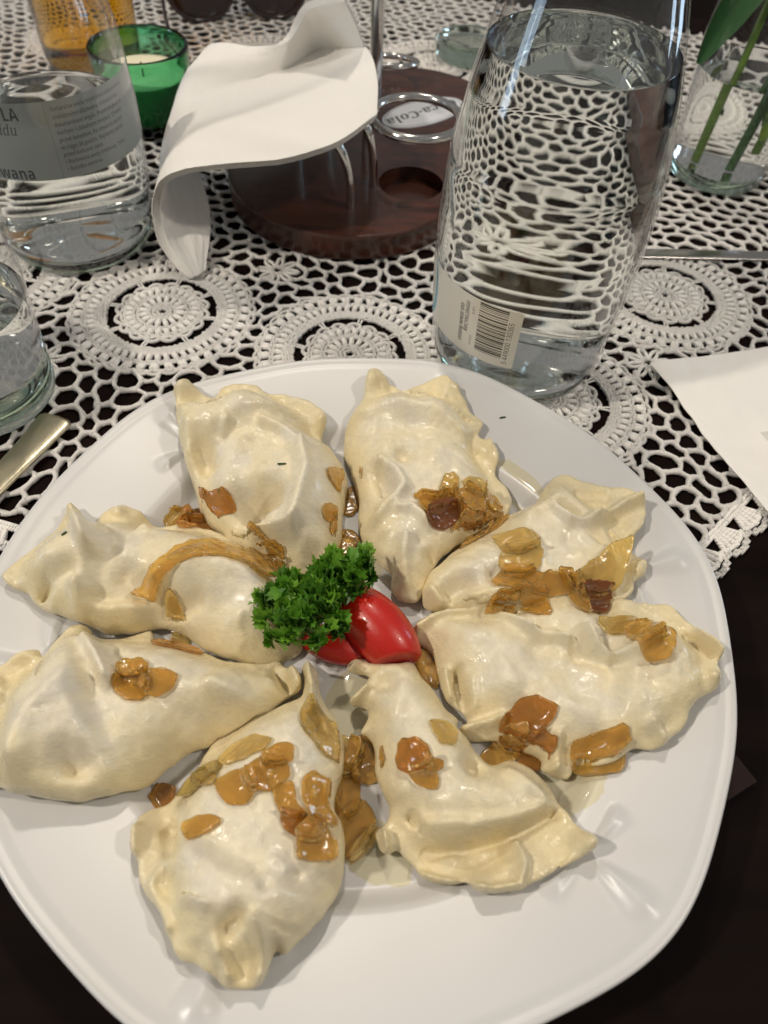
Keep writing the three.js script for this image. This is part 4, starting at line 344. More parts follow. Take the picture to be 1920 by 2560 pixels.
// ---------------------------------------------------------------- tomato and parsley
{
  const red = new THREE.MeshPhysicalMaterial({ color: new THREE.Color().setRGB(0.46, 0.011, 0.005), roughness: 0.35, clearcoat: 0.3, clearcoatRoughness: 0.06, bumpMap: texFine, bumpScale: 0.00008 });
  const wedge = (c, yaw, tilt, ax, cuts, lab) => {
    const h = 0.0006, R = 0.024, q = new THREE.Quaternion().setFromEuler(new THREE.Euler(0, yaw, tilt)).invert(), v = V();
    const g = surfaceNets([c[0] - R, c[1] - R, c[2] - R], [80, 80, 80], h, (x, z) => (y) => { v.set(x - c[0], y - c[1], z - c[2]).applyQuaternion(q); const k = Math.hypot(v.x / ax[0], v.y / ax[1], v.z / ax[2]); let f = (k - 1) * Math.min(...ax); for (const [nx, ny, nz, o] of cuts) f = smax(f, v.x * nx + v.y * ny + v.z * nz - o, 0.0012); f = smax(f, ground(x, z) + 0.0002 - y, 0.0006); return f; });
    return one('tomato_piece', g, red, lab, 'tomato', 'cut tomato pieces');
  };
  wedge([0.0075, 0.0150, 0.0045], -0.78, -0.10, [0.0205, 0.0110, 0.0108], [[0.86, 0.0, 0.5, 0.0135], [0, -1, 0, 0.008]], 'larger shiny red tomato wedge in the middle of the plate');
  wedge([-0.0085, 0.0098, 0.0095], -0.30, 0.05, [0.0135, 0.0055, 0.0068], [[0, -1, 0, 0.004]], 'smaller red tomato slice under the parsley and larger wedge');

  const sprig = thing('parsley_sprig', 'bright green curly parsley sprig garnishing the middle of the plate', 'parsley');
  const greens = [[0.11, 0.29, 0.018], [0.19, 0.40, 0.035], [0.075, 0.21, 0.016]].map((c) => new THREE.MeshPhysicalMaterial({ color: new THREE.Color().setRGB(...c), roughness: 0.45, transmission: 0.22, thickness: 0, side: THREE.DoubleSide, clearcoat: 0.25, clearcoatRoughness: 0.3 }));
  function leaflet(P, I, base, dir, up, size) { // three toothed lobes, curled
    const s = V().crossVectors(dir, up).normalize(), nrm = V().crossVectors(s, dir).normalize(), b0 = P.length / 3, N = 19, curl = rr(0.2, 0.9), tw = rr(-0.5, 0.5);
    const put = (a, r) => { const x = Math.sin(a) * r, y = Math.cos(a) * r, zz = curl * r * r * 0.9 + 0.16 * Math.sin(a * 5 + tw * 3) * r + tw * x * y; P.push(base.x + size * (s.x * x + dir.x * y + nrm.x * zz), base.y + size * (s.y * x + dir.y * y + nrm.y * zz), base.z + size * (s.z * x + dir.z * y + nrm.z * zz)); };
    put(0, 0);
    for (let k = 0; k < N; k++) { const a = (k / (N - 1) - 0.5) * 2.9, lobe = 0.62 + 0.30 * Math.abs(Math.cos(a * 1.65)) ; put(a, 0.5 * lobe); }
    for (let k = 0; k < N; k++) { const a = (k / (N - 1) - 0.5) * 2.9, lobe = 0.55 + 0.45 * Math.abs(Math.cos(a * 1.65)); put(a, lobe * (k % 2 ? 0.88 : 1.04)); }
    for (let k = 0; k + 1 < N; k++) { I.push(b0, b0 + 1 + k, b0 + 2 + k); I.push(b0 + 1 + k, b0 + 1 + N + k, b0 + 2 + k, b0 + 2 + k, b0 + 1 + N + k, b0 + 2 + N + k); }
  }
  const clusters = [[-0.0190, 0.0245, 0.0062, 0.0138, 0.0078, 0.0132, 30], [-0.0040, 0.0265, -0.0108, 0.0088, 0.0048, 0.0060, 12], [-0.0115, 0.0240, -0.0045, 0.0060, 0.0040, 0.0040, 5]];
  let n = 0; const stemTo = [];
  for (const [x, y, z, a, b, c, cnt] of clusters) for (let q = 0; q < cnt; q++) {
    const th = q * 2.39996 + rr(-0.3, 0.3), rad = Math.sqrt((q + 0.5) / cnt), hy = Math.sqrt(Math.max(0, 1 - rad * rad)) * rr(0.55, 1.0), o = V(x + a * rad * Math.cos(th), y + b * hy, z + c * rad * Math.sin(th));
    const out = V(rad * Math.cos(th), 0.35 + hy * 0.8, rad * Math.sin(th)).normalize(), P = [], I = [];
    for (let k = 0; k < 8; k++) { const dir = out.clone().multiplyScalar(0.9).add(V(rr(-1, 1), rr(-0.5, 0.8), rr(-1, 1))).normalize(), up = V(rr(-1, 1), rr(0.2, 1), rr(-1, 1)).normalize(); leaflet(P, I, o.clone().addScaledVector(dir, rr(-0.001, 0.0018)), dir, up, rr(0.0042, 0.0066)); }
    const g = new THREE.BufferGeometry(); g.setAttribute('position', new THREE.Float32BufferAttribute(P, 3)); g.setAttribute('uv', new THREE.Float32BufferAttribute(new Float32Array(P.length / 3 * 2), 2)); g.setIndex(I); g.computeVertexNormals();
    part(n ? `leaf_${String(n).padStart(3, '0')}` : 'leaf', g, greens[n % 3], sprig); n++; stemTo.push(o);
  }
  const mb = new MB(); for (const o of stemTo) mb.tube(spline([V(-0.009, 0.020, 0.002), V(lerp(-0.009, o.x, 0.5), 0.0225, lerp(0.002, o.z, 0.5)), o], 6), 0.0005, 5);
  part('stem', mb.geo(), new THREE.MeshStandardMaterial({ color: new THREE.Color().setRGB(0.10, 0.24, 0.03), roughness: 0.5 }), sprig);
  // flecks of chopped herb
  const fm = new THREE.MeshStandardMaterial({ color: new THREE.Color().setRGB(0.03, 0.06, 0.015), roughness: 0.7 });
  for (const [x, z, l, a, lab] of [[0.0564, -0.1036, 0.0022, 0.3, 'tiny dark herb fleck lying on the bare plate rim by the bottle'], [-0.0347, -0.0550, 0.0028, 0.1, 'thin dark herb fleck by the deep dimple of the dumpling'], [-0.0575, -0.0435, 0.0018, 1.4, 'short dark herb fleck below the small dent of the dimpled dumpling'], [-0.1036, -0.0099, 0.0014, 0.9, 'tiny herb speck at the peaked end of the dumpling under the parsley']]) {
    const y = ground(x, z); one('herb_fleck', new THREE.CapsuleGeometry(0.0004, l, 3, 6).rotateZ(Math.PI / 2).rotateY(a).translate(x, y + 0.0004, z), fm, lab, 'herb');
  }
}

// ---------------------------------------------------------------- bottles
const PROFILE = [[0.0365, 0.0008], [0.0385, 0.0022], [0.0405, 0.006], [0.0420, 0.012], [0.0437, 0.03], [0.0453, 0.055], [0.0457, 0.075], [0.0443, 0.105], [0.0410, 0.125], [0.0391, 0.135], [0.0366, 0.145], [0.0340, 0.155], [0.0312, 0.165], [0.0270, 0.18], [0.0225, 0.2], [0.0180, 0.222], [0.0150, 0.240], [0.0140, 0.262], [0.0140, 0.275]];
const profR = (y) => { const P = PROFILE; for (let i = 0; i + 1 < P.length; i++) if (y <= P[i + 1][1]) return lerp(P[i][0], P[i + 1][0], clamp((y - P[i][1]) / (P[i + 1][1] - P[i][1]), 0, 1)); return P[P.length - 1][0]; };
function bandGeo(y0, y1, a0, a1, off) { // a label wrapped on the bottle; angles from +z towards +x
  const NA = 48, NY = 12, P = [], U = [], I = [];
  for (let j = 0; j <= NY; j++) for (let i = 0; i <= NA; i++) { const u = i / NA, a = lerp(a0, a1, u), lo = typeof y0 === 'function' ? y0(u) : y0, hi = typeof y1 === 'function' ? y1(u) : y1, y = lerp(lo, hi, j / NY), r = profR(y) + off; P.push(r * Math.sin(a), y, r * Math.cos(a)); U.push(u, j / NY); }
  for (let j = 0; j < NY; j++) for (let i = 0; i < NA; i++) { const q = j * (NA + 1) + i; I.push(q, q + 1, q + NA + 1, q + 1, q + NA + 2, q + NA + 1); }
  const g = new THREE.BufferGeometry(); g.setAttribute('position', new THREE.Float32BufferAttribute(P, 3)); g.setAttribute('uv', new THREE.Float32BufferAttribute(U, 2)); g.setIndex(I); g.computeVertexNormals(); return g;
}
function bottle(lab, x, z, level, paneShade) {
  const b = thing('water_bottle', lab, 'bottle'); b.position.set(x, 0, z);
  const outer = smoothProfile([[0, 0.0080], [0.012, 0.0070], [0.025, 0.0032], [0.034, 0.0006], ...PROFILE], 160);
  part('glass_wall', lathe([...outer, ...outer.slice().reverse().filter(([r, y]) => y > level + 0.0005).map(([r, y]) => [r - 0.0028, y])], 128), M.glass1 ??= M.pane, b);
  // heavy glass foot and the water above it
  const foot = smoothProfile([[0, 0.0085], [0.012, 0.0076], [0.024, 0.0040], [0.0338, 0.0012], [0.0365, 0.0014], [0.0383, 0.0030], [0.0403, 0.0068], [0.0408, 0.0090]], 40);
  part('glass_foot', lathe([...foot, [0.0395, 0.0092], [0.034, 0.0070], [0.026, 0.0092], [0.014, 0.0142], [0, 0.0158]], 128), M.glass, b);
  const w = []; for (let y = 0.0105; y < level; y += 0.0015) w.push([profR(y) - 0.0009, y]);
  const r = profR(level) - 0.0009;
  part('water', lathe([[0, 0.0164], [0.014, 0.0148], [0.026, 0.0098], [0.034, 0.0077], [0.0392, 0.0099], ...w, [r, level], [r - 0.0004, level - 0.0004], [r - 0.0016, level - 0.0011], [r - 0.004, level - 0.0014], [0, level - 0.0014]], 128), M.water, b);
  return b;
}
{
  const b = bottle('full clear glass water bottle with a barcode label at its foot', 0.0665, -0.168, 0.146);
  const foil = label(1024, 512, (c, w, h) => {
    c.fillStyle = '#cbc7bd'; c.fillRect(0, 0, w, h);
    const a0 = -96, a1 = -9.3, X = (a) => (a - a0) / (a1 - a0) * w, Y = (y) => (1 - (y - 0.0285) / (0.0612 - 0.0285)) * h;
    // teal swoosh
    c.fillStyle = '#1f8fa8'; c.beginPath(); c.ellipse(X(-84), Y(0.048), X(-72) - X(-84), Y(0.0285) - Y(0.0475), 0, 0, 7); c.fill(); c.fillStyle = '#cbc7bd'; c.beginPath(); c.ellipse(X(-87), Y(0.052), X(-75.5) - X(-87), Y(0.0285) - Y(0.049), 0, 0, 7); c.fill();
    // bars run across, stacked upwards
    c.fillStyle = '#1a1712'; let y = 0.0335; let q = 5; const R = () => { q = (q * 16807) % 2147483647; return q / 2147483647; };
    while (y < 0.0598) { const t = 0.00028 * (1 + Math.floor(R() * 3)); c.fillRect(X(-34), Y(y + t), X(-17) - X(-34), Y(y) - Y(y + t)); y += t + 0.00028 * (1 + Math.floor(R() * 3)); }
    const vert = (s, a, yy, px, weight = '') => { c.save(); c.translate(X(a), Y(yy)); c.rotate(-Math.PI / 2); c.font = `${weight} ${px}px sans-serif`; c.textBaseline = 'middle'; c.fillText(s, 0, 0); c.restore(); };
    vert('5 449000 130365', -14.6, 0.0305, 50);
    vert('ODDAJ MNIE DO', -45.2, 0.0335, 43, 'bold'); vert('RECYKLINGU', -41.6, 0.0405, 43, 'bold'); vert('10-2025', -37.6, 0.034, 26); vert('0,33 L', -37.6, 0.052, 26);
  });
  const R = Math.PI / 180;
  part('label', bandGeo((u) => 0.0288 + 0.0006 * Math.max(0, (u - 0.98) * 50) , (u) => 0.0609 - 0.0006 * Math.max(0, (u - 0.98) * 50), -96 * R, -9.3 * R, 0.00025), new THREE.MeshPhysicalMaterial({ map: foil, roughness: 0.35, metalness: 0.15, clearcoat: 0.5 }), b);
}
{
  const b = bottle('half empty clear glass water bottle with a wide grey printed band label', -0.180, -0.244, 0.072);
  const R = Math.PI / 180, a0 = -75, a1 = 118;
  const band = label(2048, 384, (c, w, h) => {
    const X = (a) => (a - a0) / (a1 - a0) * w; c.fillStyle = '#7d8482'; c.fillRect(0, 0, w, h); c.fillStyle = '#5f6563'; c.fillRect(X(26), 0, 3, h);
    c.fillStyle = '#34363f'; c.textBaseline = 'middle'; c.textAlign = 'right'; c.font = 'bold 84px sans-serif'; c.fillText('KROPLA', X(11.5), 52); c.font = 'italic 70px serif'; c.fillText('Beskidu', X(8), 125); c.font = 'bold 88px sans-serif'; c.fillText('niegazowana', X(10.5), 345);
    c.textAlign = 'left'; c.font = 'bold 28px sans-serif'; c.fillStyle = '#494650';
    ['Naturalna woda mineralna niskosodowa,', 'niskozmineralizowana, nienasycona', 'dwutlenkiem węgla. Przechowywać w', 'suchym i chłodnym miejscu. Chronić', 'przed światłem. Po otwarciu spożyć', 'w ciągu 24 godzin. Najlepiej spożyć', 'przed końcem: data', '• Rozlewnia wody źródlanej  Tylicz', '• Butelka zwrotna'].forEach((s, i) => c.fillText(s, X(29.5), 40 + i * 37));
  });
  part('label', bandGeo(0.0590, 0.0945, a0 * R, a1 * R, 0.00025), new THREE.MeshPhysicalMaterial({ map: band, roughness: 0.5, clearcoat: 0.3 }), b);
}

// ---------------------------------------------------------------- glasses, candle, vase
function shell(prof, t, n = 90) { const o = smoothProfile(prof, n); return [...o, ...o.slice().reverse().map(([r, y]) => [Math.max(0, r - t), y])]; }
{
  const g = thing('tumbler', 'clear thick-footed water tumbler at the cutlery handle', 'glass'); g.position.set(-0.186, 0, -0.112);
  part('glass_wall', lathe([[0.0315, 0.012], [0.0335, 0.02], [0.036, 0.06], [0.038, 0.10], [0.0372, 0.1006], [0.0358, 0.1], [0.0338, 0.06]].slice(0, 4), 96), M.pane, g);
  part('rim', new THREE.TorusGeometry(0.0378, 0.0008, 8, 96).rotateX(Math.PI / 2).translate(0, 0.1, 0), M.glass, g);
  part('glass_foot', lathe(smoothProfile([[0, 0.002], [0.024, 0.002], [0.0305, 0.0006], [0.0325, 0.003], [0.0315, 0.007], [0.033, 0.010], [0.0325, 0.014], [0.028, 0.0175], [0.012, 0.0165], [0, 0.0160]], 70), 96), M.glass, g);
  part('water', lathe([[0, 0.0175], [0.012, 0.0180], [0.0285, 0.0188], [0.0328, 0.022], [0.0342, 0.045], [0.0347, 0.052], [0.0335, 0.0513], [0, 0.0513]], 96), M.water, g);
}
{
  const g = thing('beer_glass', 'glass of amber beer standing behind the bottle with the grey band label', 'glass'); g.position.set(-0.226, 0, -0.437); g.scale.set(1.1, 1.15, 1.1);
  part('glass_wall', lathe([[0, 0.0008], [0.027, 0.0008], [0.030, 0.004], [0.0345, 0.16]], 80), M.pane, g);
  part('glass_foot', lathe(smoothProfile([[0, 0.001], [0.026, 0.001], [0.029, 0.004], [0.029, 0.012], [0.02, 0.014], [0, 0.014]], 40), 80), M.glass, g);
  part('beer', lathe([[0, 0.0155], [0.0285, 0.0145], [0.0300, 0.02], [0.0335, 0.135], [0.033, 0.1345], [0, 0.1345]], 80), new THREE.MeshPhysicalMaterial({ color: 0xffffff, transmission: 1, thickness: 0.05, roughness: 0, ior: 1.34, attenuationColor: new THREE.Color().setRGB(0.90, 0.62, 0.07), attenuationDistance: 0.034 }), g);
}
{
  const g = thing('candle_holder', 'green glass tealight holder with a cream candle behind the folded napkins', 'candle'); g.position.set(-0.1725, 0, -0.379); g.scale.set(0.84, 1, 0.84);
  part('green_glass', lathe(smoothProfile([[0, 0.0008], [0.022, 0.0008], [0.027, 0.004], [0.033, 0.02], [0.0365, 0.04], [0.0375, 0.0515], [0.0362, 0.0525], [0.0348, 0.0515], [0.0335, 0.04], [0.030, 0.022], [0.024, 0.0075], [0.01, 0.0065], [0, 0.0065]], 90), 80), new THREE.MeshPhysicalMaterial({ color: 0xffffff, transmission: 1, thickness: 0.004, roughness: 0.02, ior: 1.5, attenuationColor: new THREE.Color().setRGB(0.02, 0.34, 0.10), attenuationDistance: 0.0058 }), g);
  const c = part('candle', lathe([[0, 0.0075], [0.0225, 0.0085], [0.0285, 0.021], [0.0322, 0.0345], [0.031, 0.0358], [0.02, 0.0348], [0, 0.0345]], 64), new THREE.MeshStandardMaterial({ color: new THREE.Color().setRGB(0.80, 0.74, 0.56), roughness: 0.6 }), g);
  part('wick', new THREE.CylinderGeometry(0.0006, 0.0006, 0.007, 6).translate(0, 0.038, 0), new THREE.MeshStandardMaterial({ color: 0x181410 }), c);
}
{
  const g = thing('flower_vase', 'clear glass vase of cut green stems standing in water', 'vase'); g.position.set(0.214, 0, -0.371);
  part('glass_wall', lathe([[0, 0.0008], [0.028, 0.0008], [0.0315, 0.004], [0.036, 0.07], [0.041, 0.17]], 80), M.pane, g);
  part('glass_foot', lathe(smoothProfile([[0, 0.001], [0.027, 0.001], [0.0305, 0.004], [0.0308, 0.010], [0.022, 0.0115], [0, 0.0105]], 40), 80), M.glass, g);
  part('water', lathe([[0, 0.0118], [0.022, 0.0122], [0.0307, 0.0115], [0.0348, 0.068], [0.034, 0.0672], [0, 0.0672]], 80), M.water, g);
  const stemM = [new THREE.MeshStandardMaterial({ color: new THREE.Color().setRGB(0.10, 0.19, 0.015), roughness: 0.45 }), new THREE.MeshStandardMaterial({ color: new THREE.Color().setRGB(0.03, 0.10, 0.02), roughness: 0.45 })];
  [[[-0.014, 0.013, 0.004], [-0.010, 0.06, 0.0], [-0.004, 0.15, -0.006], [0.004, 0.24, -0.012]], [[0.004, 0.013, 0.008], [0.008, 0.06, 0.006], [0.007, 0.14, 0.0], [-0.006, 0.24, 0.004]], [[0.012, 0.026, 0.012], [0.014, 0.06, 0.01], [0.02, 0.15, 0.0], [0.036, 0.24, -0.006]]].forEach((P, i) => part('stem', new MB().tube(spline(P.map((q) => V(...q)), 20), 0.0024, 8).geo(), stemM[i % 2], g));
  const leaf = (pts, w, m) => { const C = spline(pts.map((q) => V(...q)), 20), P = [], I = [], U = []; C.forEach((c, k) => { const t = k / 20, a = w * Math.sin(Math.PI * Math.min(1, t * 0.93 + 0.04)) ** 0.8, d = C[Math.min(20, k + 1)].clone().sub(C[Math.max(0, k - 1)]).normalize(), s = V().crossVectors(d, V(0.2, 0.1, 1)).normalize(), nn = V().crossVectors(s, d); for (const q of [-1, -0.5, 0, 0.5, 1]) for (const o of [0]) { const v = c.clone().addScaledVector(s, a * q).addScaledVector(nn, -0.5 * a * (1 - q * q)); P.push(v.x, v.y, v.z); U.push(q, t); } }); for (let k = 0; k < 20; k++) for (let q = 0; q < 4; q++) { const b = k * 5 + q; I.push(b, b + 1, b + 5, b + 1, b + 6, b + 5); } const gg = new THREE.BufferGeometry(); gg.setAttribute('position', new THREE.Float32BufferAttribute(P, 3)); gg.setAttribute('uv', new THREE.Float32BufferAttribute(U, 2)); gg.setIndex(I); gg.computeVertexNormals(); part('leaf', gg, m, g); };
  const lm = new THREE.MeshPhysicalMaterial({ color: new THREE.Color().setRGB(0.03, 0.10, 0.03), roughness: 0.4, side: THREE.DoubleSide });
  const lm2 = new THREE.MeshPhysicalMaterial({ color: new THREE.Color().setRGB(0.16, 0.26, 0.02), roughness: 0.4, side: THREE.DoubleSide });
  leaf([[-0.002, 0.150, -0.002], [-0.014, 0.130, 0.004], [-0.030, 0.100, 0.01], [-0.040, 0.072, 0.012]], 0.012, lm); leaf([[0.0, 0.10, 0.004], [0.004, 0.16, 0.012], [0.02, 0.24, 0.02]], 0.020, lm); leaf([[0.007, 0.13, 0.002], [0.012, 0.10, 0.012], [0.010, 0.07, 0.016], [0.008, 0.045, 0.018]], 0.006, lm); leaf([[0.012, 0.066, 0.012], [0.014, 0.055, 0.016], [0.010, 0.036, 0.019]], 0.007, lm2);
}
{
  const g = thing('shot_glass', 'small empty clear glass standing behind the wooden condiment stand', 'glass'); g.position.set(0.048, 0, -0.534);
  part('glass_wall', lathe([[0.0268, 0.006], [0.0285, 0.012], [0.031, 0.10]], 64), M.pane, g);
  part('glass_foot', lathe(smoothProfile([[0, 0.0015], [0.022, 0.0015], [0.0262, 0.001], [0.0275, 0.004], [0.0275, 0.012], [0.024, 0.015], [0.01, 0.0125], [0, 0.012]], 60), 64), M.glass, g);
}

// ---------------------------------------------------------------- wooden stand with wires, and the napkins in it
{
  const g = thing('condiment_stand', 'dark polished wooden condiment stand with chrome wire loops and a white oval plaque', 'stand');
  const woodT = dataTex(512, (u, v) => { const q = tileFbm(u * 0.2, v, 40, 81, 4), k = 0.30 + 0.22 * (q - 0.5); return [k * 1.15, k * 0.62, k * 0.42]; }, true, 1); woodT.repeat.set(7, 7);
  const woodM = new THREE.MeshPhysicalMaterial({ map: woodT, color: new THREE.Color().setRGB(0.50, 0.46, 0.44), roughness: 0.3, clearcoat: 0.5, clearcoatRoughness: 0.15 });
  const out = []; const c1 = [-0.031, -0.314, 0.0745], c2 = [0.0, -0.398, 0.07];
  const ang = Math.atan2(c2[1] - c1[1], c2[0] - c1[0]); for (let k = 0; k <= 40; k++) { const a = ang + Math.PI / 2 + 0.05 + k / 40 * (Math.PI - 0.1); out.push([c1[0] + Math.cos(a) * c1[2], c1[1] + Math.sin(a) * c1[2]]); } for (let k = 0; k <= 40; k++) { const a = ang - Math.PI / 2 + 0.05 + k / 40 * (Math.PI - 0.1); out.push([c2[0] + Math.cos(a) * c2[2], c2[1] + Math.sin(a) * c2[2]]); }
  const shp = () => new THREE.Shape(out.map(([x, z]) => new THREE.Vector2(x, -z)));
  const top = shp(); top.holes.push(new THREE.Path().absarc(0.008, 0.302, 0.0215, 0, Math.PI * 2, true));
  const ex = (s, d, bev, y) => { const q = new THREE.ExtrudeGeometry(s, { depth: d - 2 * bev, bevelEnabled: bev > 0, bevelSize: bev, bevelThickness: bev, bevelOffset: -bev, bevelSegments: 4, curveSegments: 48 }); q.rotateX(-Math.PI / 2); q.translate(0, y + bev, 0); return q; };
  part('board', ex(top, 0.0155, 0.0016, 0.0002), woodM, g);
  part('recess_floor', new THREE.CylinderGeometry(0.0225, 0.0225, 0.0062, 48).translate(0.008, 0.0037, -0.302), woodM, g);
  const wire = (P, r = 0.0025) => part('wire', new MB().tube(spline(P.map((q) => V(...q)), 40), r, 12).geo(), M.chrome, g);
  wire([[-0.026, 0.014, -0.270], [-0.027, 0.035, -0.269], [-0.034, 0.054, -0.268], [-0.050, 0.0545, -0.285], [-0.062, 0.048, -0.320], [-0.066, 0.014, -0.330]]);
  wire([[-0.0146, 0.014, -0.295], [-0.0155, 0.035, -0.294], [-0.020, 0.052, -0.294], [-0.033, 0.0535, -0.310], [-0.046, 0.046, -0.345], [-0.050, 0.014, -0.354]]);
  part('wire_ring', new THREE.TorusGeometry(0.0262, 0.0026, 12, 80).rotateX(Math.PI / 2).translate(0.0085, 0.050, -0.3125), M.chrome, g);
  wire([[-0.0165, 0.050, -0.318], [-0.020, 0.047, -0.325], [-0.022, 0.030, -0.330], [-0.022, 0.014, -0.330]]);
  part('handle_post', new THREE.CylinderGeometry(0.0045, 0.0045, 0.26, 24).translate(-0.022, 0.144, -0.418), M.chrome, g);
  part('wire_ring', new THREE.TorusGeometry(0.018, 0.0022, 12, 60).rotateX(Math.PI / 2 - 0.2).translate(-0.012, 0.030, -0.438), M.chrome, g);
  const pl = label(512, 256, (c, w, h) => { c.fillStyle = '#d9dbe0'; c.fillRect(0, 0, w, h); c.strokeStyle = '#8f959c'; c.lineWidth = 5; c.beginPath(); c.ellipse(w / 2, h / 2, w * 0.46, h * 0.44, 0, 0, 7); c.stroke(); c.fillStyle = '#33383f'; c.textAlign = 'center'; c.textBaseline = 'middle'; c.font = 'italic bold 92px serif'; c.save(); c.translate(w / 2, h / 2); c.fillText('Coca-Cola', 0, 0); c.restore(); });
  const el = new THREE.ExtrudeGeometry(new THREE.Shape().absellipse(0, 0, 0.033, 0.0155, 0, Math.PI * 2), { depth: 0.0006, bevelEnabled: true, bevelSize: 0.0004, bevelThickness: 0.0004, curveSegments: 40 });
  { const p = el.attributes.position, uv = el.attributes.uv; for (let i = 0; i < uv.count; i++) uv.setXY(i, 0.5 + p.getX(i) / 0.068, 0.5 + p.getY(i) / 0.033); }
  el.rotateZ(Math.PI); el.rotateX(-Math.PI / 2); el.rotateY(0.70); el.translate(0.013, 0.0161, -0.394);
  part('plaque', el, new THREE.MeshPhysicalMaterial({ map: pl, roughness: 0.3, clearcoat: 0.5 }), g);
}
function sheet(grid, nu, nv, thick, off, jitter) { // a bicubic sheet through a grid of points [row][column], with thickness
  const rows = grid.map((r) => spline(r, nu)), P = [], N = [], U = [], I = [];
  const cols = []; for (let i = 0; i <= nu; i++) cols.push(spline(rows.map((r) => r[i]), nv));
  const at = (i, j) => cols[clamp(i, 0, nu)][clamp(j, 0, nv)], nrm = (i, j) => V().crossVectors(at(i, j + 1).clone().sub(at(i, j - 1)), at(i + 1, j).clone().sub(at(i - 1, j))).normalize();
  for (const s of [0, 1]) for (let j = 0; j <= nv; j++) for (let i = 0; i <= nu; i++) {
    const n = nrm(i, j), wr = 0.0011 * (fbm(i * 0.16, j * 0.2, 11, 3) - 0.5) + 0.0005 * Math.abs(noise(i * 0.5 + j * 0.22, j * 0.07, 14) - 0.5), e = -jitter * (0.8 + 0.4 * noise(i * 0.3, 3, Math.round(jitter * 1e5))), u = at(i, j).clone().addScaledVector(n, wr - off - s * thick);
    if (j === 0) u.addScaledVector(at(i, 1).clone().sub(at(i, 0)).normalize(), e); if (i === nu) u.addScaledVector(at(nu, j).clone().sub(at(nu - 1, j)).normalize(), -e * 1.5);
    P.push(u.x, u.y, u.z); U.push(i / nu * 0.15, j / nv * 0.15);
  }
  const w = nu + 1, b = w * (nv + 1);
  for (let j = 0; j < nv; j++) for (let i = 0; i < nu; i++) { const q = j * w + i; I.push(q, q + 1, q + w, q + 1, q + w + 1, q + w, b + q, b + q + w, b + q + 1, b + q + 1, b + q + w, b + q + w + 1); }
  const rim = (a, c) => I.push(a, b + a, c, c, b + a, b + c); for (let i = 0; i < nu; i++) { rim(i, i + 1); rim(nv * w + i + 1, nv * w + i); } for (let j = 0; j < nv; j++) { rim((j + 1) * w, j * w); rim(j * w + nu, (j + 1) * w + nu); }
  const g = new THREE.BufferGeometry(); g.setAttribute('position', new THREE.Float32BufferAttribute(P, 3)); g.setAttribute('uv', new THREE.Float32BufferAttribute(U, 2)); g.setIndex(I); g.computeVertexNormals(); return g;
}
{
  const g = thing('napkin_stack', 'stack of white folded paper napkins flopping out of the wire holder', 'napkins');
  const G = [[[-0.1074,0.003,-0.2107],[-0.1207,0.016,-0.2186],[-0.1237,0.034,-0.2244],[-0.116,0.05,-0.2216],[-0.1049,0.058,-0.2183],[-0.0866,0.06,-0.2207],[-0.0599,0.061,-0.2282],[-0.0338,0.061,-0.2472],[-0.015,0.06,-0.2827]],[[-0.1061,0.003,-0.2117],[-0.118,0.016,-0.2278],[-0.1251,0.035,-0.2457],[-0.119,0.052,-0.2523],[-0.1078,0.058,-0.2528],[-0.0887,0.06,-0.2566],[-0.0637,0.06,-0.2708],[-0.0385,0.06,-0.2937],[-0.0177,0.06,-0.3232]],[[-0.1049,0.003,-0.2132],[-0.1133,0.016,-0.2353],[-0.1315,0.035,-0.2748],[-0.1261,0.048,-0.308],[-0.1182,0.048,-0.3194],[-0.1005,0.046,-0.3424],[-0.0788,0.046,-0.3691],[-0.0579,0.05,-0.3941],[-0.0271,0.062,-0.3749]],[[-0.1037,0.003,-0.215],[-0.1084,0.016,-0.2429],[-0.131,0.034,-0.2985],[-0.1265,0.054,-0.339],[-0.1149,0.054,-0.343],[-0.0978,0.054,-0.3558],[-0.0768,0.058,-0.3709],[-0.061,0.074,-0.3814],[-0.032,0.082,-0.3601]],[[-0.1026,0.003,-0.2169],[-0.1042,0.016,-0.2482],[-0.1287,0.033,-0.3182],[-0.1226,0.055,-0.3678],[-0.1134,0.058,-0.3657],[-0.096,0.058,-0.3647],[-0.0772,0.064,-0.3701],[-0.0638,0.084,-0.3679],[-0.0375,0.1,-0.343]]].map((r) => r.map(([x, y, z]) => V(x, y, z)));
  for (let k = 0; k < 5; k++) part(k ? `napkin_${String(k).padStart(3, '0')}` : 'napkin', sheet(G, 64, 40, 0.00066, k * 0.00085, 0.00055 * k), M.paper, g);
}
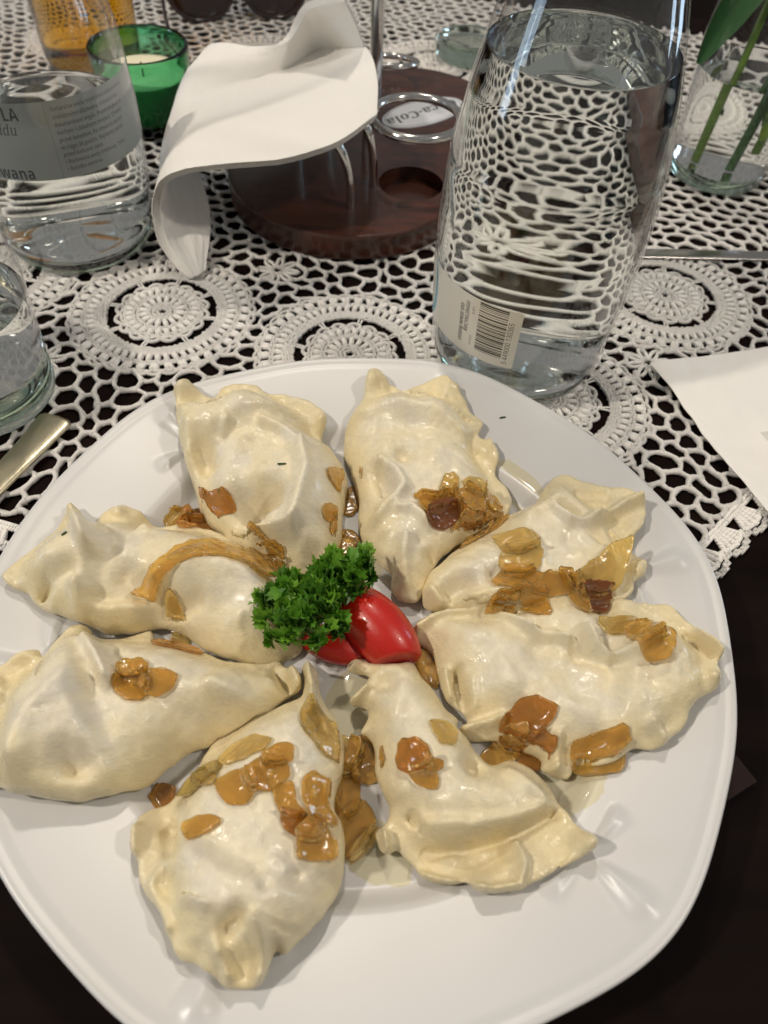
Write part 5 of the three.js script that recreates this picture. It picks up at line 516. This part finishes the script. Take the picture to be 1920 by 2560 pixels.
{
  const nap = (pts, y, lab, wob, k) => { // flat slightly rumpled paper
    const poly = pts, od = polyDist(poly), [x0, x1, z0, z1] = bounds(poly, 0.001), h = 0.0016;
    const S = new THREE.Shape(poly.map(([x, z]) => new THREE.Vector2(x, -z))), N = 60, P = [], I = [], U = [];
    const [A, B, C, D] = poly; for (const s of [0, 1]) for (let j = 0; j <= N; j++) for (let i = 0; i <= N; i++) { const u = i / N, v = j / N, x = lerp(lerp(A[0], B[0], u), lerp(D[0], C[0], u), v), z = lerp(lerp(A[1], B[1], u), lerp(D[1], C[1], u), v); P.push(x, y + wob * (fbm(x * 34, z * 34, k, 3) - 0.25) + 0.0006 * Math.abs(Math.sin((x * 0.7 + z) * 90)) - s * 0.0005, z); U.push(x, z); }
    const w = N + 1, b = w * w; for (let j = 0; j < N; j++) for (let i = 0; i < N; i++) { const q = j * w + i; I.push(q, q + w, q + 1, q + 1, q + w, q + w + 1, b + q, b + q + 1, b + q + w, b + q + 1, b + q + w + 1, b + q + w); }
    const rim = (a, c) => I.push(a, c, b + a, c, b + c, b + a); for (let i = 0; i < N; i++) { rim(i, i + 1); rim(N * w + i + 1, N * w + i); rim((i + 1) * w, i * w); rim(i * w + N, (i + 1) * w + N); }
    const g = new THREE.BufferGeometry(); g.setAttribute('position', new THREE.Float32BufferAttribute(P, 3)); g.setAttribute('uv', new THREE.Float32BufferAttribute(U, 2)); g.setIndex(I); g.computeVertexNormals(); return g;
  };
  const g = thing('paper_napkin', 'used white paper napkin lying flat on the lace beside the plate', 'napkin');
  part('lower_ply', nap([[0.1375, -0.1665], [0.2655, -0.210], [0.300, -0.07], [0.184, -0.052]], 0.0012, '', 0.006, 5), M.paper, g);
  part('folded_corner', nap([[0.186, -0.122], [0.28, -0.142], [0.285, -0.06], [0.205, -0.07]], 0.0052, '', 0.006, 5), M.paper, g);
}

// ---------------------------------------------------------------- cutlery, sunglasses, card
{
  const steel = new THREE.MeshStandardMaterial({ color: new THREE.Color().setRGB(0.60, 0.54, 0.39), metalness: 1, roughness: 0.33, bumpMap: texFine, bumpScale: 0.0001 });
  const handle = (P, W, T, y) => { const C = spline(P.map(([x, z]) => V(x, y, z)), 40), mb = { p: [], i: [] }, S = 14; C.forEach((c, k) => { const d = C[Math.min(40, k + 1)].clone().sub(C[Math.max(0, k - 1)]).normalize(), s = V(-d.z, 0, d.x), w = W(k / 40), t = T * Math.min(1, w / 0.004); for (let q = 0; q < S; q++) { const a = q / S * Math.PI * 2, sx = Math.sign(Math.cos(a)) * Math.abs(Math.cos(a)) ** 0.7 * w, sy = Math.sign(Math.sin(a)) * Math.abs(Math.sin(a)) ** 0.8 * t; mb.p.push(c.x + s.x * sx, c.y + sy, c.z + s.z * sx); } }); for (let k = 0; k < 40; k++) for (let q = 0; q < S; q++) { const a = k * S + q, b = k * S + (q + 1) % S; mb.i.push(a, a + S, b, b, a + S, b + S); } const g = new THREE.BufferGeometry(); g.setAttribute('position', new THREE.Float32BufferAttribute(mb.p, 3)); g.setIndex(mb.i); g.setAttribute('uv', new THREE.Float32BufferAttribute(new Float32Array(mb.p.length / 3 * 2).map((_, i) => mb.p[Math.floor(i / 2) * 3 + (i % 2) * 2]), 2)); g.computeVertexNormals(); return g; };
  one('fork', handle([[-0.1468, -0.1000], [-0.1495, -0.090], [-0.160, -0.058], [-0.172, -0.018], [-0.180, 0.03], [-0.184, 0.08]], (t) => t < 0.06 ? 0.0085 * Math.sqrt(Math.max(0.002, 1 - (1 - t / 0.06) ** 2)) : lerp(0.0085, 0.0050, smooth(0.06, 0.6, t)), 0.0016, 0.0018), steel, 'brushed steel cutlery handle with rounded end beside the plate and tumbler', 'cutlery');
  one('knife', handle([[0.118, -0.2655], [0.156, -0.2695], [0.2, -0.2735], [0.33, -0.286]], (t) => 0.0046 * Math.min(1, 0.1 + t * 6), 0.0008, 0.0011), new THREE.MeshStandardMaterial({ color: new THREE.Color().setRGB(0.62, 0.60, 0.58), metalness: 1, roughness: 0.22 }), 'slim steel table knife lying on the lace behind the full bottle', 'knife');
}
{
  const g = thing('sunglasses', 'dark brown sunglasses lying on the lace behind the folded napkins', 'sunglasses'); g.position.set(-0.15, 0.004, -0.585); g.rotation.y = 0.3;
  const fm = new THREE.MeshPhysicalMaterial({ color: new THREE.Color().setRGB(0.018, 0.008, 0.006), roughness: 0.12, clearcoat: 1 });
  for (const s of [-1, 1]) { const L = lathe(smoothProfile([[0, 0.003], [0.015, 0.0022], [0.024, 0], [0.023, -0.0012], [0.012, 0.001], [0, 0.002]], 30), 48).rotateX(Math.PI / 2 - 0.55).scale(1.1, 1, 1).translate(s * 0.031, 0.018, 0); const l = part('lens', L, fm, g); part('frame', new THREE.TorusGeometry(0.0252, 0.0018, 8, 48).rotateX(-0.55).scale(1.1, 1, 1).translate(s * 0.031, 0.018, 0), fm, l); part('temple', new MB().tube(spline([V(s * 0.059, 0.026, 0.004), V(s * 0.062, 0.018, 0.03), V(s * 0.060, 0.008, 0.07), V(s * 0.05, 0.002, 0.10)], 20), 0.0016, 8).geo(), fm, g); }
  part('bridge', new MB().tube(spline([V(-0.007, 0.022, 0), V(0, 0.026, 0), V(0.007, 0.022, 0)], 10), 0.0018, 8).geo(), fm, g);
}
{
  const g = new THREE.BoxGeometry(0.09, 0.003, 0.06); g.translate(-0.045, 0, 0.03); g.rotateY(-1.02 + 0.0); g.translate(0.1425, -0.0013, 0.0445);
  one('card', g, new THREE.MeshPhysicalMaterial({ color: new THREE.Color().setRGB(0.020, 0.008, 0.006), roughness: 0.6, specularIntensity: 0.3 }), 'dark brown card with one corner poking out from under the plate', 'card');
}
scene.traverse((o) => { if (o.isMesh) o.castShadow = o.receiveShadow = true; });
renderer.render(scene, camera);
